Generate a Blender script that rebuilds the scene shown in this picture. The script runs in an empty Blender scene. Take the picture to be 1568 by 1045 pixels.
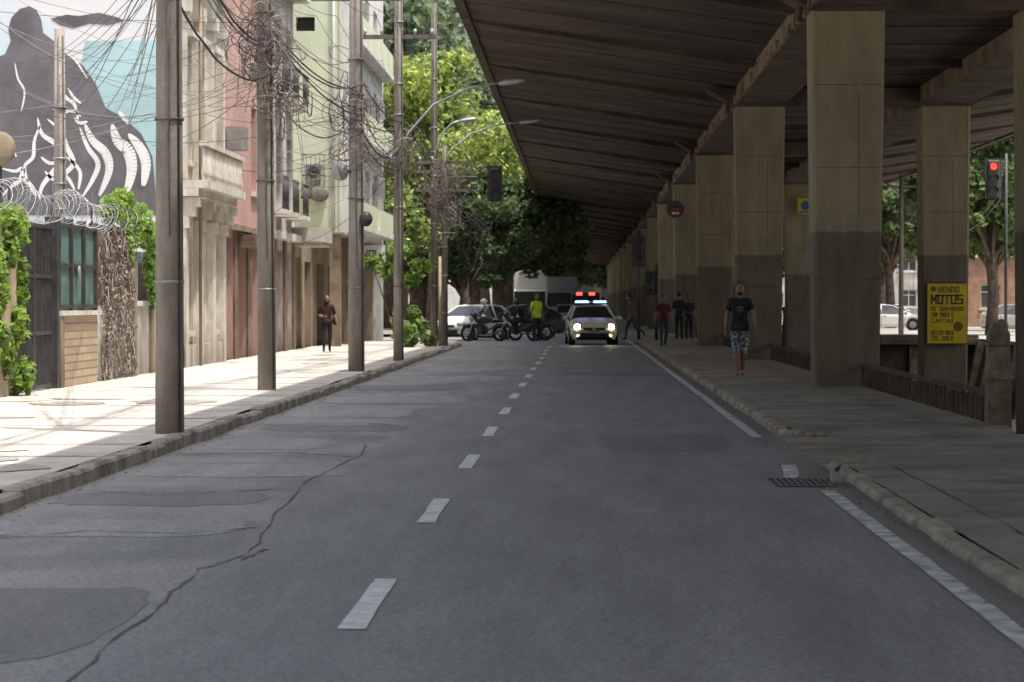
import bpy, math, random
import numpy as np
from mathutils import Vector, Matrix
random.seed(7); np.random.seed(7)
scene=bpy.context.scene
D=bpy.data
# ------------------------------------------------------------------ materials
MATS={}
def _mat(name):
    m=D.materials.new(name); m.use_nodes=True
    nt=m.node_tree; b=nt.nodes['Principled BSDF']
    MATS[name]=m
    return m,nt,b
def N(nt,t,**k):
    n=nt.nodes.new(t)
    for a,v in k.items():
        if a in n.inputs: n.inputs[a].default_value=v
        else: setattr(n,a,v)
    return n
def c4(c): return (c[0],c[1],c[2],1)
def M(name,col,rough=.8,var=.2,scale=3.,bump=0.,bscale=30.,spec=.3,metal=0.,col2=None,stretch=(1,1,1),detail=6,grime=0.,gcol=(.16,.13,.10)):
    m,nt,b=_mat(name)
    L=nt.links.new
    tc=N(nt,'ShaderNodeNewGeometry')
    mp=N(nt,'ShaderNodeMapping'); mp.inputs['Scale'].default_value=stretch
    L(tc.outputs['Position'],mp.inputs['Vector'])
    no=N(nt,'ShaderNodeTexNoise'); no.inputs['Scale'].default_value=scale; no.inputs['Detail'].default_value=detail
    no.inputs['Roughness'].default_value=.62
    L(mp.outputs[0],no.inputs['Vector'])
    r=N(nt,'ShaderNodeValToRGB')
    e=r.color_ramp.elements
    e[0].position=.36; e[1].position=.64
    e[0].color=c4([x*(1-var) for x in col]); 
    e[1].color=c4(col2 if col2 else [min(1,x*(1+var)) for x in col])
    L(no.outputs['Fac'],r.inputs[0]); out=r.outputs[0]
    if grime:
        m2=N(nt,'ShaderNodeMapping'); m2.inputs['Scale'].default_value=(1.4,1.4,.28); L(tc.outputs['Position'],m2.inputs['Vector'])
        gn=N(nt,'ShaderNodeTexNoise'); gn.inputs['Scale'].default_value=1.9; gn.inputs['Detail'].default_value=8; gn.inputs['Roughness'].default_value=.7; L(m2.outputs[0],gn.inputs['Vector'])
        mr=N(nt,'ShaderNodeMapRange'); mr.inputs['From Min'].default_value=.46; mr.inputs['From Max'].default_value=.70; mr.inputs['To Max'].default_value=grime; L(gn.outputs['Fac'],mr.inputs['Value'])
        sx=N(nt,'ShaderNodeSeparateXYZ'); L(tc.outputs['Position'],sx.inputs[0])
        mz=N(nt,'ShaderNodeMapRange'); mz.inputs['From Min'].default_value=.14; mz.inputs['From Max'].default_value=1.1; mz.inputs['To Min'].default_value=0 if 'sidewalk' in name else grime*.8; mz.inputs['To Max'].default_value=0; L(sx.outputs['Z'],mz.inputs['Value'])
        ad=N(nt,'ShaderNodeMath',operation='ADD'); ad.use_clamp=True; L(mr.outputs[0],ad.inputs[0]); L(mz.outputs[0],ad.inputs[1])
        mx=N(nt,'ShaderNodeMix',data_type='RGBA'); L(ad.outputs[0],mx.inputs[0]); L(out,mx.inputs[6]); mx.inputs[7].default_value=c4(gcol); out=mx.outputs[2]
    L(out,b.inputs['Base Color'])
    b.inputs['Roughness'].default_value=rough; b.inputs['Metallic'].default_value=metal
    b.inputs['Specular IOR Level'].default_value=spec
    if bump:
        n2=N(nt,'ShaderNodeTexNoise'); n2.inputs['Scale'].default_value=bscale; n2.inputs['Detail'].default_value=4
        bp=N(nt,'ShaderNodeBump'); bp.inputs['Strength'].default_value=bump; bp.inputs['Distance'].default_value=.02
        L(tc.outputs['Position'],n2.inputs['Vector']); L(n2.outputs['Fac'],bp.inputs['Height']); L(bp.outputs[0],b.inputs['Normal'])
    return m
def EM(name,col,s):
    m,nt,b=_mat(name); b.inputs['Base Color'].default_value=c4(col)
    b.inputs['Emission Color'].default_value=c4(col); b.inputs['Emission Strength'].default_value=s
    return m
def LEAF(name,dark,light,trans=.45):
    m,nt,b=_mat(name); L=nt.links.new
    g=N(nt,'ShaderNodeNewGeometry')
    no=N(nt,'ShaderNodeTexNoise'); no.inputs['Scale'].default_value=.55; no.inputs['Detail'].default_value=3
    L(g.outputs['Position'],no.inputs['Vector'])
    a=N(nt,'ShaderNodeMath',operation='MULTIPLY_ADD'); L(g.outputs['Random Per Island'],a.inputs[0]); a.inputs[1].default_value=.45
    L(no.outputs['Fac'],a.inputs[2])
    r=N(nt,'ShaderNodeValToRGB'); e=r.color_ramp.elements; e[0].position=.42; e[1].position=.95
    e[0].color=c4(dark); e[1].color=c4(light); L(a.outputs[0],r.inputs[0])
    L(r.outputs[0],b.inputs['Base Color']); b.inputs['Roughness'].default_value=.5; b.inputs['Specular IOR Level'].default_value=.3
    t=N(nt,'ShaderNodeBsdfTranslucent'); mx=N(nt,'ShaderNodeMixShader'); mx.inputs[0].default_value=trans
    hs=N(nt,'ShaderNodeHueSaturation'); hs.inputs['Value'].default_value=1.6; hs.inputs['Saturation'].default_value=.95
    L(r.outputs[0],hs.inputs['Color']); L(hs.outputs[0],t.inputs['Color'])
    L(b.outputs[0],mx.inputs[1]); L(t.outputs[0],mx.inputs[2])
    L(mx.outputs[0],nt.nodes['Material Output'].inputs['Surface'])
    return m

# asphalt -------------------------------------------------------------
def asphalt(name,base,full=True):
    m,nt,b=_mat(name); L=nt.links.new
    g=N(nt,'ShaderNodeNewGeometry'); sx=N(nt,'ShaderNodeSeparateXYZ'); L(g.outputs['Position'],sx.inputs[0])
    fine=N(nt,'ShaderNodeTexNoise'); fine.inputs['Scale'].default_value=30; fine.inputs['Detail'].default_value=6; fine.inputs['Roughness'].default_value=.95
    L(g.outputs['Position'],fine.inputs['Vector'])
    mid=N(nt,'ShaderNodeTexNoise'); mid.inputs['Scale'].default_value=1.1; mid.inputs['Detail'].default_value=9; mid.inputs['Roughness'].default_value=.68
    mp=N(nt,'ShaderNodeMapping'); mp.inputs['Scale'].default_value=(1.9,.26,1); L(g.outputs['Position'],mp.inputs[0]); L(mp.outputs[0],mid.inputs['Vector'])
    r1=N(nt,'ShaderNodeValToRGB'); e=r1.color_ramp.elements; e[0].position=.38; e[1].position=.63
    e[0].color=c4([base*.38,base*.38,base*.40]); e[1].color=c4([base*1.70,base*1.70,base*1.74]); L(fine.outputs['Fac'],r1.inputs[0])
    r2=N(nt,'ShaderNodeValToRGB'); e=r2.color_ramp.elements; e[0].position=.34; e[1].position=.66
    e[0].color=(.76,.76,.78,1); e[1].color=(1.14,1.13,1.12,1); L(mid.outputs['Fac'],r2.inputs[0])
    mul=N(nt,'ShaderNodeMix',data_type='RGBA',blend_type='MULTIPLY'); mul.inputs[0].default_value=1
    L(r1.outputs[0],mul.inputs[6]); L(r2.outputs[0],mul.inputs[7]); out=mul.outputs[2]
    if full:
        nb=N(nt,'ShaderNodeTexNoise'); nb.inputs['Scale'].default_value=.5; nb.inputs['Detail'].default_value=7; L(g.outputs['Position'],nb.inputs['Vector'])
        ad=N(nt,'ShaderNodeMath',operation='MULTIPLY_ADD'); L(nb.outputs['Fac'],ad.inputs[0]); ad.inputs[1].default_value=.7; L(sx.outputs['X'],ad.inputs[2])
        lt=N(nt,'ShaderNodeMapRange'); L(ad.outputs[0],lt.inputs['Value']); lt.inputs['From Min'].default_value=-1.74; lt.inputs['From Max'].default_value=-1.80
        pn=N(nt,'ShaderNodeTexNoise'); pn.inputs['Scale'].default_value=.8; pn.inputs['Detail'].default_value=8
        mp2=N(nt,'ShaderNodeMapping'); mp2.inputs['Scale'].default_value=(.35,.6,1); L(g.outputs['Position'],mp2.inputs[0]); L(mp2.outputs[0],pn.inputs['Vector'])
        r3=N(nt,'ShaderNodeValToRGB'); e=r3.color_ramp.elements; e[0].position=.40; e[1].position=.56
        e[0].color=(.86,.86,.88,1); e[1].color=(1.30,1.28,1.26,1); L(pn.outputs['Fac'],r3.inputs[0])
        m2=N(nt,'ShaderNodeMix',data_type='RGBA',blend_type='MULTIPLY'); L(lt.outputs[0],m2.inputs[0])
        L(out,m2.inputs[6]); L(r3.outputs[0],m2.inputs[7])
        gd=N(nt,'ShaderNodeMapRange'); gd.inputs['From Min'].default_value=-3.25; gd.inputs['From Max'].default_value=-3.8
        gd.inputs['To Min'].default_value=0; gd.inputs['To Max'].default_value=.6; L(ad.outputs[0],gd.inputs['Value'])
        m3=N(nt,'ShaderNodeMix',data_type='RGBA'); L(gd.outputs[0],m3.inputs[0]); L(m2.outputs[2],m3.inputs[6]); m3.inputs[7].default_value=(.28,.26,.235,1)
        gr=N(nt,'ShaderNodeMapRange'); gr.inputs['From Min'].default_value=2.25; gr.inputs['From Max'].default_value=2.6
        gr.inputs['To Min'].default_value=0; gr.inputs['To Max'].default_value=.7; L(ad.outputs[0],gr.inputs['Value'])
        m4=N(nt,'ShaderNodeMix',data_type='RGBA'); L(gr.outputs[0],m4.inputs[0]); L(m3.outputs[2],m4.inputs[6]); m4.inputs[7].default_value=(.22,.195,.16,1); out=m4.outputs[2]
    L(out,b.inputs['Base Color'])
    b.inputs['Roughness'].default_value=.52; b.inputs['Specular IOR Level'].default_value=.5
    bp=N(nt,'ShaderNodeBump'); bp.inputs['Strength'].default_value=.8; bp.inputs['Distance'].default_value=.014
    L(fine.outputs['Fac'],bp.inputs['Height']); L(bp.outputs[0],b.inputs['Normal'])
asphalt('asphalt',.235); asphalt('asphalt_patch_dark',.185,False); asphalt('asphalt_patch_pale',.31,False)
def column_mat():
    m,nt,b=_mat('pier_concrete'); L=nt.links.new
    g=N(nt,'ShaderNodeNewGeometry'); sx=N(nt,'ShaderNodeSeparateXYZ'); L(g.outputs['Position'],sx.inputs[0])
    no=N(nt,'ShaderNodeTexNoise'); no.inputs['Scale'].default_value=1.6; no.inputs['Detail'].default_value=9; no.inputs['Roughness'].default_value=.68
    mp=N(nt,'ShaderNodeMapping'); mp.inputs['Scale'].default_value=(1.5,1.5,.45); L(g.outputs['Position'],mp.inputs[0]); L(mp.outputs[0],no.inputs['Vector'])
    ra=N(nt,'ShaderNodeValToRGB'); e=ra.color_ramp.elements; e[0].position=.36;e[1].position=.64
    e[0].color=(.215,.185,.115,1); e[1].color=(.30,.265,.175,1)
    rb=N(nt,'ShaderNodeValToRGB'); e=rb.color_ramp.elements; e[0].position=.36;e[1].position=.64
    e[0].color=(.11,.09,.062,1); e[1].color=(.165,.138,.10,1)
    L(no.outputs['Fac'],ra.inputs[0]); L(no.outputs['Fac'],rb.inputs[0])
    zn=N(nt,'ShaderNodeMath',operation='MULTIPLY_ADD'); L(no.outputs['Fac'],zn.inputs[0]); zn.inputs[1].default_value=.10; L(sx.outputs['Z'],zn.inputs[2])
    gt=N(nt,'ShaderNodeMapRange'); gt.inputs['From Min'].default_value=2.74; gt.inputs['From Max'].default_value=2.79; L(zn.outputs[0],gt.inputs['Value'])
    mx=N(nt,'ShaderNodeMix',data_type='RGBA'); L(gt.outputs[0],mx.inputs[0]); L(rb.outputs[0],mx.inputs[6]); L(ra.outputs[0],mx.inputs[7])
    L(mx.outputs[2],b.inputs['Base Color']); b.inputs['Roughness'].default_value=.85
    n2=N(nt,'ShaderNodeTexNoise'); n2.inputs['Scale'].default_value=9; L(g.outputs['Position'],n2.inputs['Vector'])
    bp=N(nt,'ShaderNodeBump'); bp.inputs['Strength'].default_value=.3; bp.inputs['Distance'].default_value=.02; L(n2.outputs['Fac'],bp.inputs['Height']); L(bp.outputs[0],b.inputs['Normal'])
column_mat()
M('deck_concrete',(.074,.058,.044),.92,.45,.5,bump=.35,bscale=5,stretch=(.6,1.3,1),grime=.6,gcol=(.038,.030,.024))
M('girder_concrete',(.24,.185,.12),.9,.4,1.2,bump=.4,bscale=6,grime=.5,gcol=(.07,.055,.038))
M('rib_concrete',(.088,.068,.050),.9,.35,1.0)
M('joint_dark',(.050,.040,.031),.9,.2,2)
M('white_paint',(.48,.48,.47),.7,.0,9,col2=(.78,.78,.76),bump=.2,bscale=60,detail=9)
M('worn_white_paint',(.34,.335,.32),.8,.2,5,col2=(.66,.65,.62),bump=.2,bscale=60,detail=9)
M('tar',(.09,.088,.088),.7,.35,5)
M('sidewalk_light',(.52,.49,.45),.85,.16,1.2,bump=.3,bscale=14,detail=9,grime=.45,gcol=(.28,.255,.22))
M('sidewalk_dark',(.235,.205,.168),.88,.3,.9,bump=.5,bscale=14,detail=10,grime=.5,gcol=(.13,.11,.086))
M('kerb_stone',(.30,.275,.25),.85,.4,3,bump=.6,bscale=12)
M('kerb_worn',(.27,.235,.19),.88,.35,2,bump=.6,bscale=10)
M('ground_dust',(.34,.32,.29),.9,.2,.4)
M('canal_wall',(.055,.043,.028),.9,.5,1.2,bump=.4,bscale=5,stretch=(1,1,.4))
M('canal_bed',(.03,.026,.018),.6,.4,1.0)
M('rail_concrete',(.066,.052,.034),.9,.4,3)
M('post_concrete',(.21,.175,.125),.9,.35,5,bump=.6,bscale=14,grime=.6,gcol=(.08,.062,.045))
M('pole_concrete',(.30,.27,.24),.9,.25,1.8,bump=.4,bscale=14,stretch=(2,2,.5),grime=.4,gcol=(.14,.12,.10))
M('pole_dark',(.15,.133,.118),.9,.3,2.5,stretch=(3,3,.6))
M('cable_black',(.06,.055,.052),.6,.3,3)
M('cable_grey',(.22,.195,.18),.6,.3,3)
M('metal_dark',(.06,.06,.062),.5,.3,4)
M('metal_grey',(.32,.32,.31),.45,.2,4,metal=.3)
M('galvanised',(.45,.46,.47),.4,.2,5,metal=.3)
M('cream_plaster',(.58,.53,.43),.85,.15,1.3,bump=.2,bscale=9,col2=(.72,.68,.58),grime=.8,gcol=(.24,.20,.15))
M('cream_trim',(.64,.60,.53),.85,.15,2,grime=.7,gcol=(.28,.23,.18))
M('pink_plaster',(.50,.31,.27),.85,.14,.8,bump=.2,bscale=8,grime=.4,gcol=(.34,.23,.20))
M('pale_plaster',(.50,.47,.43),.85,.18,1.0,grime=.75,gcol=(.22,.185,.155))
M('green_plaster',(.60,.64,.47),.85,.08,.7,grime=.3,gcol=(.38,.39,.30))
M('white_plaster',(.66,.66,.62),.85,.12,.9,grime=.6,gcol=(.32,.30,.27))
M('ochre_plaster',(.28,.22,.155),.85,.3,1.2,grime=.6,gcol=(.12,.09,.07))
M('brown_stone',(.20,.135,.10),.85,.4,1.5,grime=.6,gcol=(.08,.06,.05))
M('shutter_brown',(.15,.10,.075),.7,.3,2,stretch=(1,1,12))
M('shutter_grey',(.20,.19,.17),.6,.3,2,stretch=(1,1,12),grime=.5)
M('window_glass',(.06,.07,.08),.15,.3,.6,spec=.6)
M('interior_dark',(.03,.026,.024),.9,.2,2)
M('roof_tile',(.30,.15,.09),.9,.3,3)
M('green_paint_metal',(.12,.21,.19),.6,.25,2,grime=.4,gcol=(.2,.2,.17))
M('ochre_wall',(.46,.37,.26),.85,.2,2,grime=.6)
M('red_brick_wall',(.34,.20,.14),.85,.2,2)
M('mural_white',(.80,.76,.76),.8,.0,.32,col2=(.56,.69,.78),stretch=(1,1,1.6),detail=3)
M('mural_blue',(.42,.60,.64),.8,.12,.9)
M('mural_black',(.155,.145,.16),.85,.22,1.2)
M('mural_line',(.84,.83,.82),.8,.05,2)
M('yellow_board',(.60,.44,.02),.6,.14,3)
M('board_ink',(.13,.09,.04),.6,.1,3)
M('sign_red',(.45,.03,.02),.5,.1,3)
M('sign_blue',(.04,.10,.25),.5,.1,3)
M('bark',(.12,.09,.07),.9,.4,4,bump=.6,bscale=10)
M('twig_brown',(.26,.215,.185),.9,.4,6)
M('skin',(.27,.15,.10),.55,.1,20)
M('hair',(.014,.011,.01),.6,.2,40)
M('black_cloth',(.018,.018,.02),.85,.4,9)
M('maroon_cloth',(.085,.018,.024),.85,.3,14)
M('dark_red_cloth',(.028,.009,.013),.85,.3,14)
M('denim',(.035,.05,.085),.85,.3,14)
M('navy_cloth',(.02,.024,.04),.85,.3,14)
M('grey_cloth',(.22,.22,.23),.85,.2,14)
M('white_cloth',(.6,.6,.6),.85,.1,14)
M('khaki_cloth',(.13,.085,.06),.85,.2,14)
M('hivis_cloth',(.42,.68,.03),.8,.08,14)
M('camo_shorts',(.035,.05,.075),.85,.3,20,col2=(.36,.40,.42),detail=1)
M('shirt_print',(.16,.16,.17),.8,.6,60)
M('rubber',(.022,.022,.022),.8,.2,10)
M('rim',(.42,.42,.43),.35,.1,5,metal=.7)
M('car_white',(.72,.72,.70),.25,.03,3,spec=.6)
M('car_silver',(.40,.37,.31),.28,.05,3,spec=.6,metal=.2)
M('car_pearl',(.66,.62,.53),.28,.05,3,spec=.6)
M('car_dark',(.035,.037,.042),.25,.1,3,spec=.6)
M('car_red',(.30,.03,.025),.3,.1,3,spec=.6)
M('car_glass',(.03,.033,.037),.08,.1,3,spec=.8)
M('moto_black',(.025,.025,.029),.3,.2,3,spec=.6)
M('helmet_white',(.65,.66,.68),.25,.05,3,spec=.6)
M('helmet_dark',(.03,.03,.035),.25,.05,3,spec=.6)
M('chrome',(.5,.5,.5),.2,.1,3,metal=.9)
EM('headlight_on',(1,.80,.48),40); EM('headlight_glow',(1,.72,.35),8)
EM('beacon_blue',(.25,.40,1.),4.5); EM('beacon_red',(1,.10,.07),2.2); EM('lamp_red',(1,.02,.01),7)
M('lens_off',(.35,.36,.36),.2,.1,3,spec=.6)
def brick():
    m,nt,b=_mat('brick_tiles'); L=nt.links.new
    g=N(nt,'ShaderNodeNewGeometry')
    sx=N(nt,'ShaderNodeSeparateXYZ'); cx=N(nt,'ShaderNodeCombineXYZ'); L(g.outputs['Position'],sx.inputs[0]); L(sx.outputs['Y'],cx.inputs['X']); L(sx.outputs['Z'],cx.inputs['Y'])
    br=N(nt,'ShaderNodeTexBrick'); br.inputs['Scale'].default_value=1; br.inputs['Brick Width'].default_value=.9; br.inputs['Row Height'].default_value=.13; br.inputs['Mortar Size'].default_value=.014
    br.inputs['Color1'].default_value=(.50,.37,.25,1); br.inputs['Color2'].default_value=(.38,.28,.18,1); br.inputs['Mortar'].default_value=(.20,.16,.12,1)
    L(cx.outputs[0],br.inputs['Vector']); L(br.outputs['Color'],b.inputs['Base Color']); b.inputs['Roughness'].default_value=.8
brick()
LEAF('leaf_bright',(.15,.20,.05),(.46,.52,.14),.6)
LEAF('leaf_mid',(.05,.08,.032),(.16,.22,.07),.5)
LEAF('leaf_dark',(.028,.046,.024),(.075,.11,.045),.4)
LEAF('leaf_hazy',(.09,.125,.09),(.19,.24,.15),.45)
LEAF('leaf_ivy',(.06,.12,.02),(.27,.40,.07),.55)

# ------------------------------------------------------------------ mesh builder
class MB:
    def __init__(s): s.v=[];s.f=[];s.m=[];s.s=[];s.mats=[]
    def mi(s,n):
        if n not in s.mats: s.mats.append(n)
        return s.mats.index(n)
    def add(s,vs,fs,mat,smooth=False):
        o=len(s.v); s.v.extend([tuple(p) for p in vs]); k=s.mi(mat)
        for f in fs: s.f.append([i+o for i in f]); s.m.append(k); s.s.append(smooth)
    def quad(s,a,b,c,d,mat): s.add([a,b,c,d],[(0,1,2,3)],mat)
    def box(s,x0,x1,y0,y1,z0,z1,mat,rot=None,piv=None):
        vs=[Vector((x,y,z)) for x in(x0,x1) for y in(y0,y1) for z in(z0,z1)]
        if rot is not None:
            piv=Vector(piv) if piv else Vector(((x0+x1)/2,(y0+y1)/2,(z0+z1)/2)); vs=[rot@(v-piv)+piv for v in vs]
        s.add(vs,[(0,1,3,2),(4,6,7,5),(0,4,5,1),(2,3,7,6),(0,2,6,4),(1,5,7,3)],mat)
    def bbox(s,x0,x1,y0,y1,z0,z1,mat,b=.02):
        def ring(i,z): return [(x0+i,y0,z),(x1-i,y0,z),(x1,y0+i,z),(x1,y1-i,z),(x1-i,y1,z),(x0+i,y1,z),(x0,y1-i,z),(x0,y0+i,z)]
        r0=ring(b,z0); r1=ring(b,z1-b)
        def ins(r):
            cx,cy=(x0+x1)/2,(y0+y1)/2
            return [(x-math.copysign(b,x-cx),y-math.copysign(b,y-cy),z1) for x,y,z in r]
        vs=r0+r1+ins(r1); fs=[]
        for k in range(2):
            for i in range(8): fs.append((k*8+i,k*8+(i+1)%8,(k+1)*8+(i+1)%8,(k+1)*8+i))
        fs.append(tuple(range(16,24))); fs.append(tuple(reversed(range(8))))
        s.add(vs,fs,mat)
    def tube(s,pts,rad,mat,seg=8,cap=True,smooth=True):
        pts=[Vector(p) for p in pts]; n=len(pts)
        if not hasattr(rad,'__len__'): rad=[rad]*n
        vs=[];prev=None
        for i,p in enumerate(pts):
            t=(pts[min(i+1,n-1)]-pts[max(i-1,0)]); 
            if t.length<1e-9: t=Vector((0,0,1))
            t.normalize()
            if prev is None:
                u=t.orthogonal().normalized()
            else:
                u=prev-t*prev.dot(t)
                u=u.normalized() if u.length>1e-6 else t.orthogonal().normalized()
            prev=u; w=t.cross(u)
            for k in range(seg):
                a=2*math.pi*k/seg; vs.append(p+(u*math.cos(a)+w*math.sin(a))*rad[i])
        fs=[(i*seg+k,i*seg+(k+1)%seg,(i+1)*seg+(k+1)%seg,(i+1)*seg+k) for i in range(n-1) for k in range(seg)]
        if cap: fs+= [tuple(reversed(range(seg))),tuple(range((n-1)*seg,n*seg))]
        s.add(vs,fs,mat,smooth)
    def ell(s,c,r,mat,nu=12,nv=8,rot=None,fn=None):
        vs=[];c=Vector(c)
        for j in range(nv+1):
            th=math.pi*j/nv
            for i in range(nu):
                ph=2*math.pi*i/nu; d=Vector((math.sin(th)*math.cos(ph)*r[0],math.sin(th)*math.sin(ph)*r[1],math.cos(th)*r[2]))
                if fn: d=fn(d)
                if rot is not None: d=rot@d
                vs.append(c+d)
        fs=[(j*nu+i,(j+1)*nu+i,(j+1)*nu+(i+1)%nu,j*nu+(i+1)%nu) for j in range(nv) for i in range(nu)]
        s.add(vs,fs,mat,True)
    def disc(s,c,n,r,mat,seg=20):
        c=Vector(c);n=Vector(n).normalized();u=n.orthogonal().normalized();w=n.cross(u)
        s.add([c+(u*math.cos(2*math.pi*k/seg)+w*math.sin(2*math.pi*k/seg))*r for k in range(seg)],[tuple(range(seg))],mat)
    def xform(s,mat4,start=0):
        s.v=s.v[:start]+[tuple(mat4@Vector(p)) for p in s.v[start:]]
    def finish(s,name,origin=None):
        v=np.array(s.v,dtype=float)
        if origin is None:
            lo=v.min(0);hi=v.max(0); origin=((lo[0]+hi[0])/2,(lo[1]+hi[1])/2,lo[2])
        v=v-np.array(origin)
        me=D.meshes.new(name); me.from_pydata(v.tolist(),[],s.f)
        for n in s.mats: me.materials.append(MATS[n])
        me.polygons.foreach_set('material_index',s.m); me.polygons.foreach_set('use_smooth',s.s)
        me.update(); me.validate()
        o=D.objects.new(name,me); o.location=origin; scene.collection.objects.link(o); return o

def wall(mb,o,u,n,W,z0,z1,ops,mat,depth=.18,frame='cream_trim'):
    """wall in plane through o (x,y) along u, outward normal n; ops=(u0,u1,z0,z1,backmat)"""
    o=Vector(o);u=Vector(u);n=Vector(n)
    us=sorted(set([0,W]+[a for q in ops for a in q[:2]])); zs=sorted(set([z0,z1]+[a for q in ops for a in q[2:4]]))
    P=lambda a,z,d=0: (o.x+u.x*a-n.x*d,o.y+u.y*a-n.y*d,z)
    for i in range(len(us)-1):
        for j in range(len(zs)-1):
            cu=(us[i]+us[i+1])/2;cz=(zs[j]+zs[j+1])/2
            if any(q[0]<cu<q[1] and q[2]<cz<q[3] for q in ops): continue
            mb.quad(P(us[i],zs[j]),P(us[i+1],zs[j]),P(us[i+1],zs[j+1]),P(us[i],zs[j+1]),mat)
    for q in ops:
        a,b,c,d=q[:4]
        mb.quad(P(a,c),P(a,d),P(a,d,depth),P(a,c,depth),mat); mb.quad(P(b,c),P(b,d),P(b,d,depth),P(b,c,depth),mat)
        mb.quad(P(a,d),P(b,d),P(b,d,depth),P(a,d,depth),mat); mb.quad(P(a,c),P(b,c),P(b,c,depth),P(a,c,depth),mat)
        mb.quad(P(a,c,depth),P(b,c,depth),P(b,d,depth),P(a,d,depth),q[4])
        if q[4]=='window_glass' and frame:
            def fb(a0,a1,c0,c1,dp0,dp1):
                p=P(a0,c0,dp0);r=P(a1,c1,dp1); mb.box(min(p[0],r[0]),max(p[0],r[0]),min(p[1],r[1]),max(p[1],r[1]),c0,c1,frame)
            w=.07
            fb(a,a+w,c,d,depth-.05,depth-.003);fb(b-w,b,c,d,depth-.05,depth-.003);fb(a+w,b-w,c,c+w,depth-.05,depth-.003);fb(a+w,b-w,d-w,d,depth-.05,depth-.003)
            m_=(a+b)/2; fb(m_-.03,m_+.03,c+w,d-w,depth-.045,depth-.003)
            mz=c+(d-c)*.68; fb(a+w,m_-.03,mz-.03,mz+.03,depth-.045,depth-.003); fb(m_+.03,b-w,mz-.03,mz+.03,depth-.045,depth-.003)
            fb(a-.12,b+.12,c-.12,c-.003,-.10,-.003)

# ------------------------------------------------------------------ camera, light
cam=D.cameras.new('camera'); co=D.objects.new('camera',cam); scene.collection.objects.link(co); scene.camera=co
cam.sensor_width=36; cam.lens=94.7; cam.clip_end=5000; cam.clip_start=.2
co.location=(0,0,1.5)
co.rotation_euler=(math.radians(90-.80),0,math.radians(1.43))
cam.dof.use_dof=True; cam.dof.focus_distance=30; cam.dof.aperture_fstop=5.6
sd=Vector((.25,-.16,1)).normalized()
sun=D.lights.new('sun','SUN'); so=D.objects.new('sun',sun); scene.collection.objects.link(so)
sun.energy=5; sun.angle=math.radians(.6); sun.color=(1,.95,.87); so.rotation_euler=sd.to_track_quat('Z','Y').to_euler(); so.location=(30,0,60)
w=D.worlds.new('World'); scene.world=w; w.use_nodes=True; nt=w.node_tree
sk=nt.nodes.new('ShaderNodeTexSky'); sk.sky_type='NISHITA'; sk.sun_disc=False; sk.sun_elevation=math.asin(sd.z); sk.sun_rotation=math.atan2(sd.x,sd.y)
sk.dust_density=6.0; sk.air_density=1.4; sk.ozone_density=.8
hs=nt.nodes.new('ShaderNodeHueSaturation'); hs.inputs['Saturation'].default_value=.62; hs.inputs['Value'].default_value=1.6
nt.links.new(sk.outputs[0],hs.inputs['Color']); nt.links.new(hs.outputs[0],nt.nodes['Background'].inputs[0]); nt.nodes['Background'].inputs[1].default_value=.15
scene.view_settings.view_transform='Standard'; scene.view_settings.look='None'; scene.view_settings.exposure=0

# ------------------------------------------------------------------ ground
CX0,CX1,CY0,CY1=4.95,17.,31.,115.
b=MB(); B=3000
for x0,x1,y0,y1 in((-B,CX0,-B,B),(CX1,B,-B,B),(CX0,CX1,-B,CY0),(CX0,CX1,CY1,B)):
    b.quad((x0,y0,0),(x1,y0,0),(x1,y1,0),(x0,y1,0),'ground_dust')
b.finish('ground',(0,0,0))
b=MB()
b.quad((-4.1,-12,.004),(2.25,-12,.004),(2.25,420,.004),(-4.1,420,.004),'asphalt')
b.quad((-90,97,.004),(-4.1,97,.004),(-4.1,119,.004),(-90,119,.004),'asphalt')
b.quad((2.25,25.2,.004),(14,25.2,.004),(14,30.4,.004),(2.25,30.4,.004),'sidewalk_dark')
b.quad((2.25,113,.004),(4.95,113,.004),(4.95,128,.004),(2.25,128,.004),'asphalt')
b.finish('road',(0,0,0))
b=MB()
y=12.3
while y<96:
    jx=random.uniform(-.015,.015)
    n=6; xs=[( -1.10+jx+random.uniform(-.006,.006), -.975+jx+random.uniform(-.006,.006)) for _ in range(n+1)]
    for i in range(n):
        ya,yb=y+2.25*i/n,y+2.25*(i+1)/n
        b.quad((xs[i][0],ya,.009),(xs[i][1],ya,.009),(xs[i+1][1],yb,.009),(xs[i+1][0],yb,.009),'white_paint')
    y+=6
b.finish('lane_dashes',(0,0,0))
b=MB()
def strip(pts,w,z,mat,jit=.3):
    L_=[];R_=[]
    for i,(x,y) in enumerate(pts):
        p=Vector(pts[max(i-1,0)]);q=Vector(pts[min(i+1,len(pts)-1)]);t=(q-p).normalized();nn=Vector((-t.y,t.x))
        ww=w/2*(1+random.uniform(-jit,jit))
        L_.append((x+nn.x*ww,y+nn.y*ww,z));R_.append((x-nn.x*ww,y-nn.y*ww,z))
    for i in range(len(pts)-1): b.quad(L_[i],R_[i],R_[i+1],L_[i+1],mat)
strip([(1.98+random.uniform(-.006,.006),y) for y in np.arange(4,21.8,.5)],.12,.009,'worn_white_paint',.05)
strip([(1.80,23.1),(1.86,23.6),(1.90,24.4),(1.93,24.9)],.13,.009,'worn_white_paint',.05)
strip([(1.98+random.uniform(-.006,.006),y) for y in np.arange(30,110,1)],.12,.009,'worn_white_paint',.05)
strip([(-3.55,15.4),(-3.75,16.5),(-3.78,17.4)],.12,.009,'worn_white_paint',.2)
b.finish('edge_line',(0,0,0))
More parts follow.
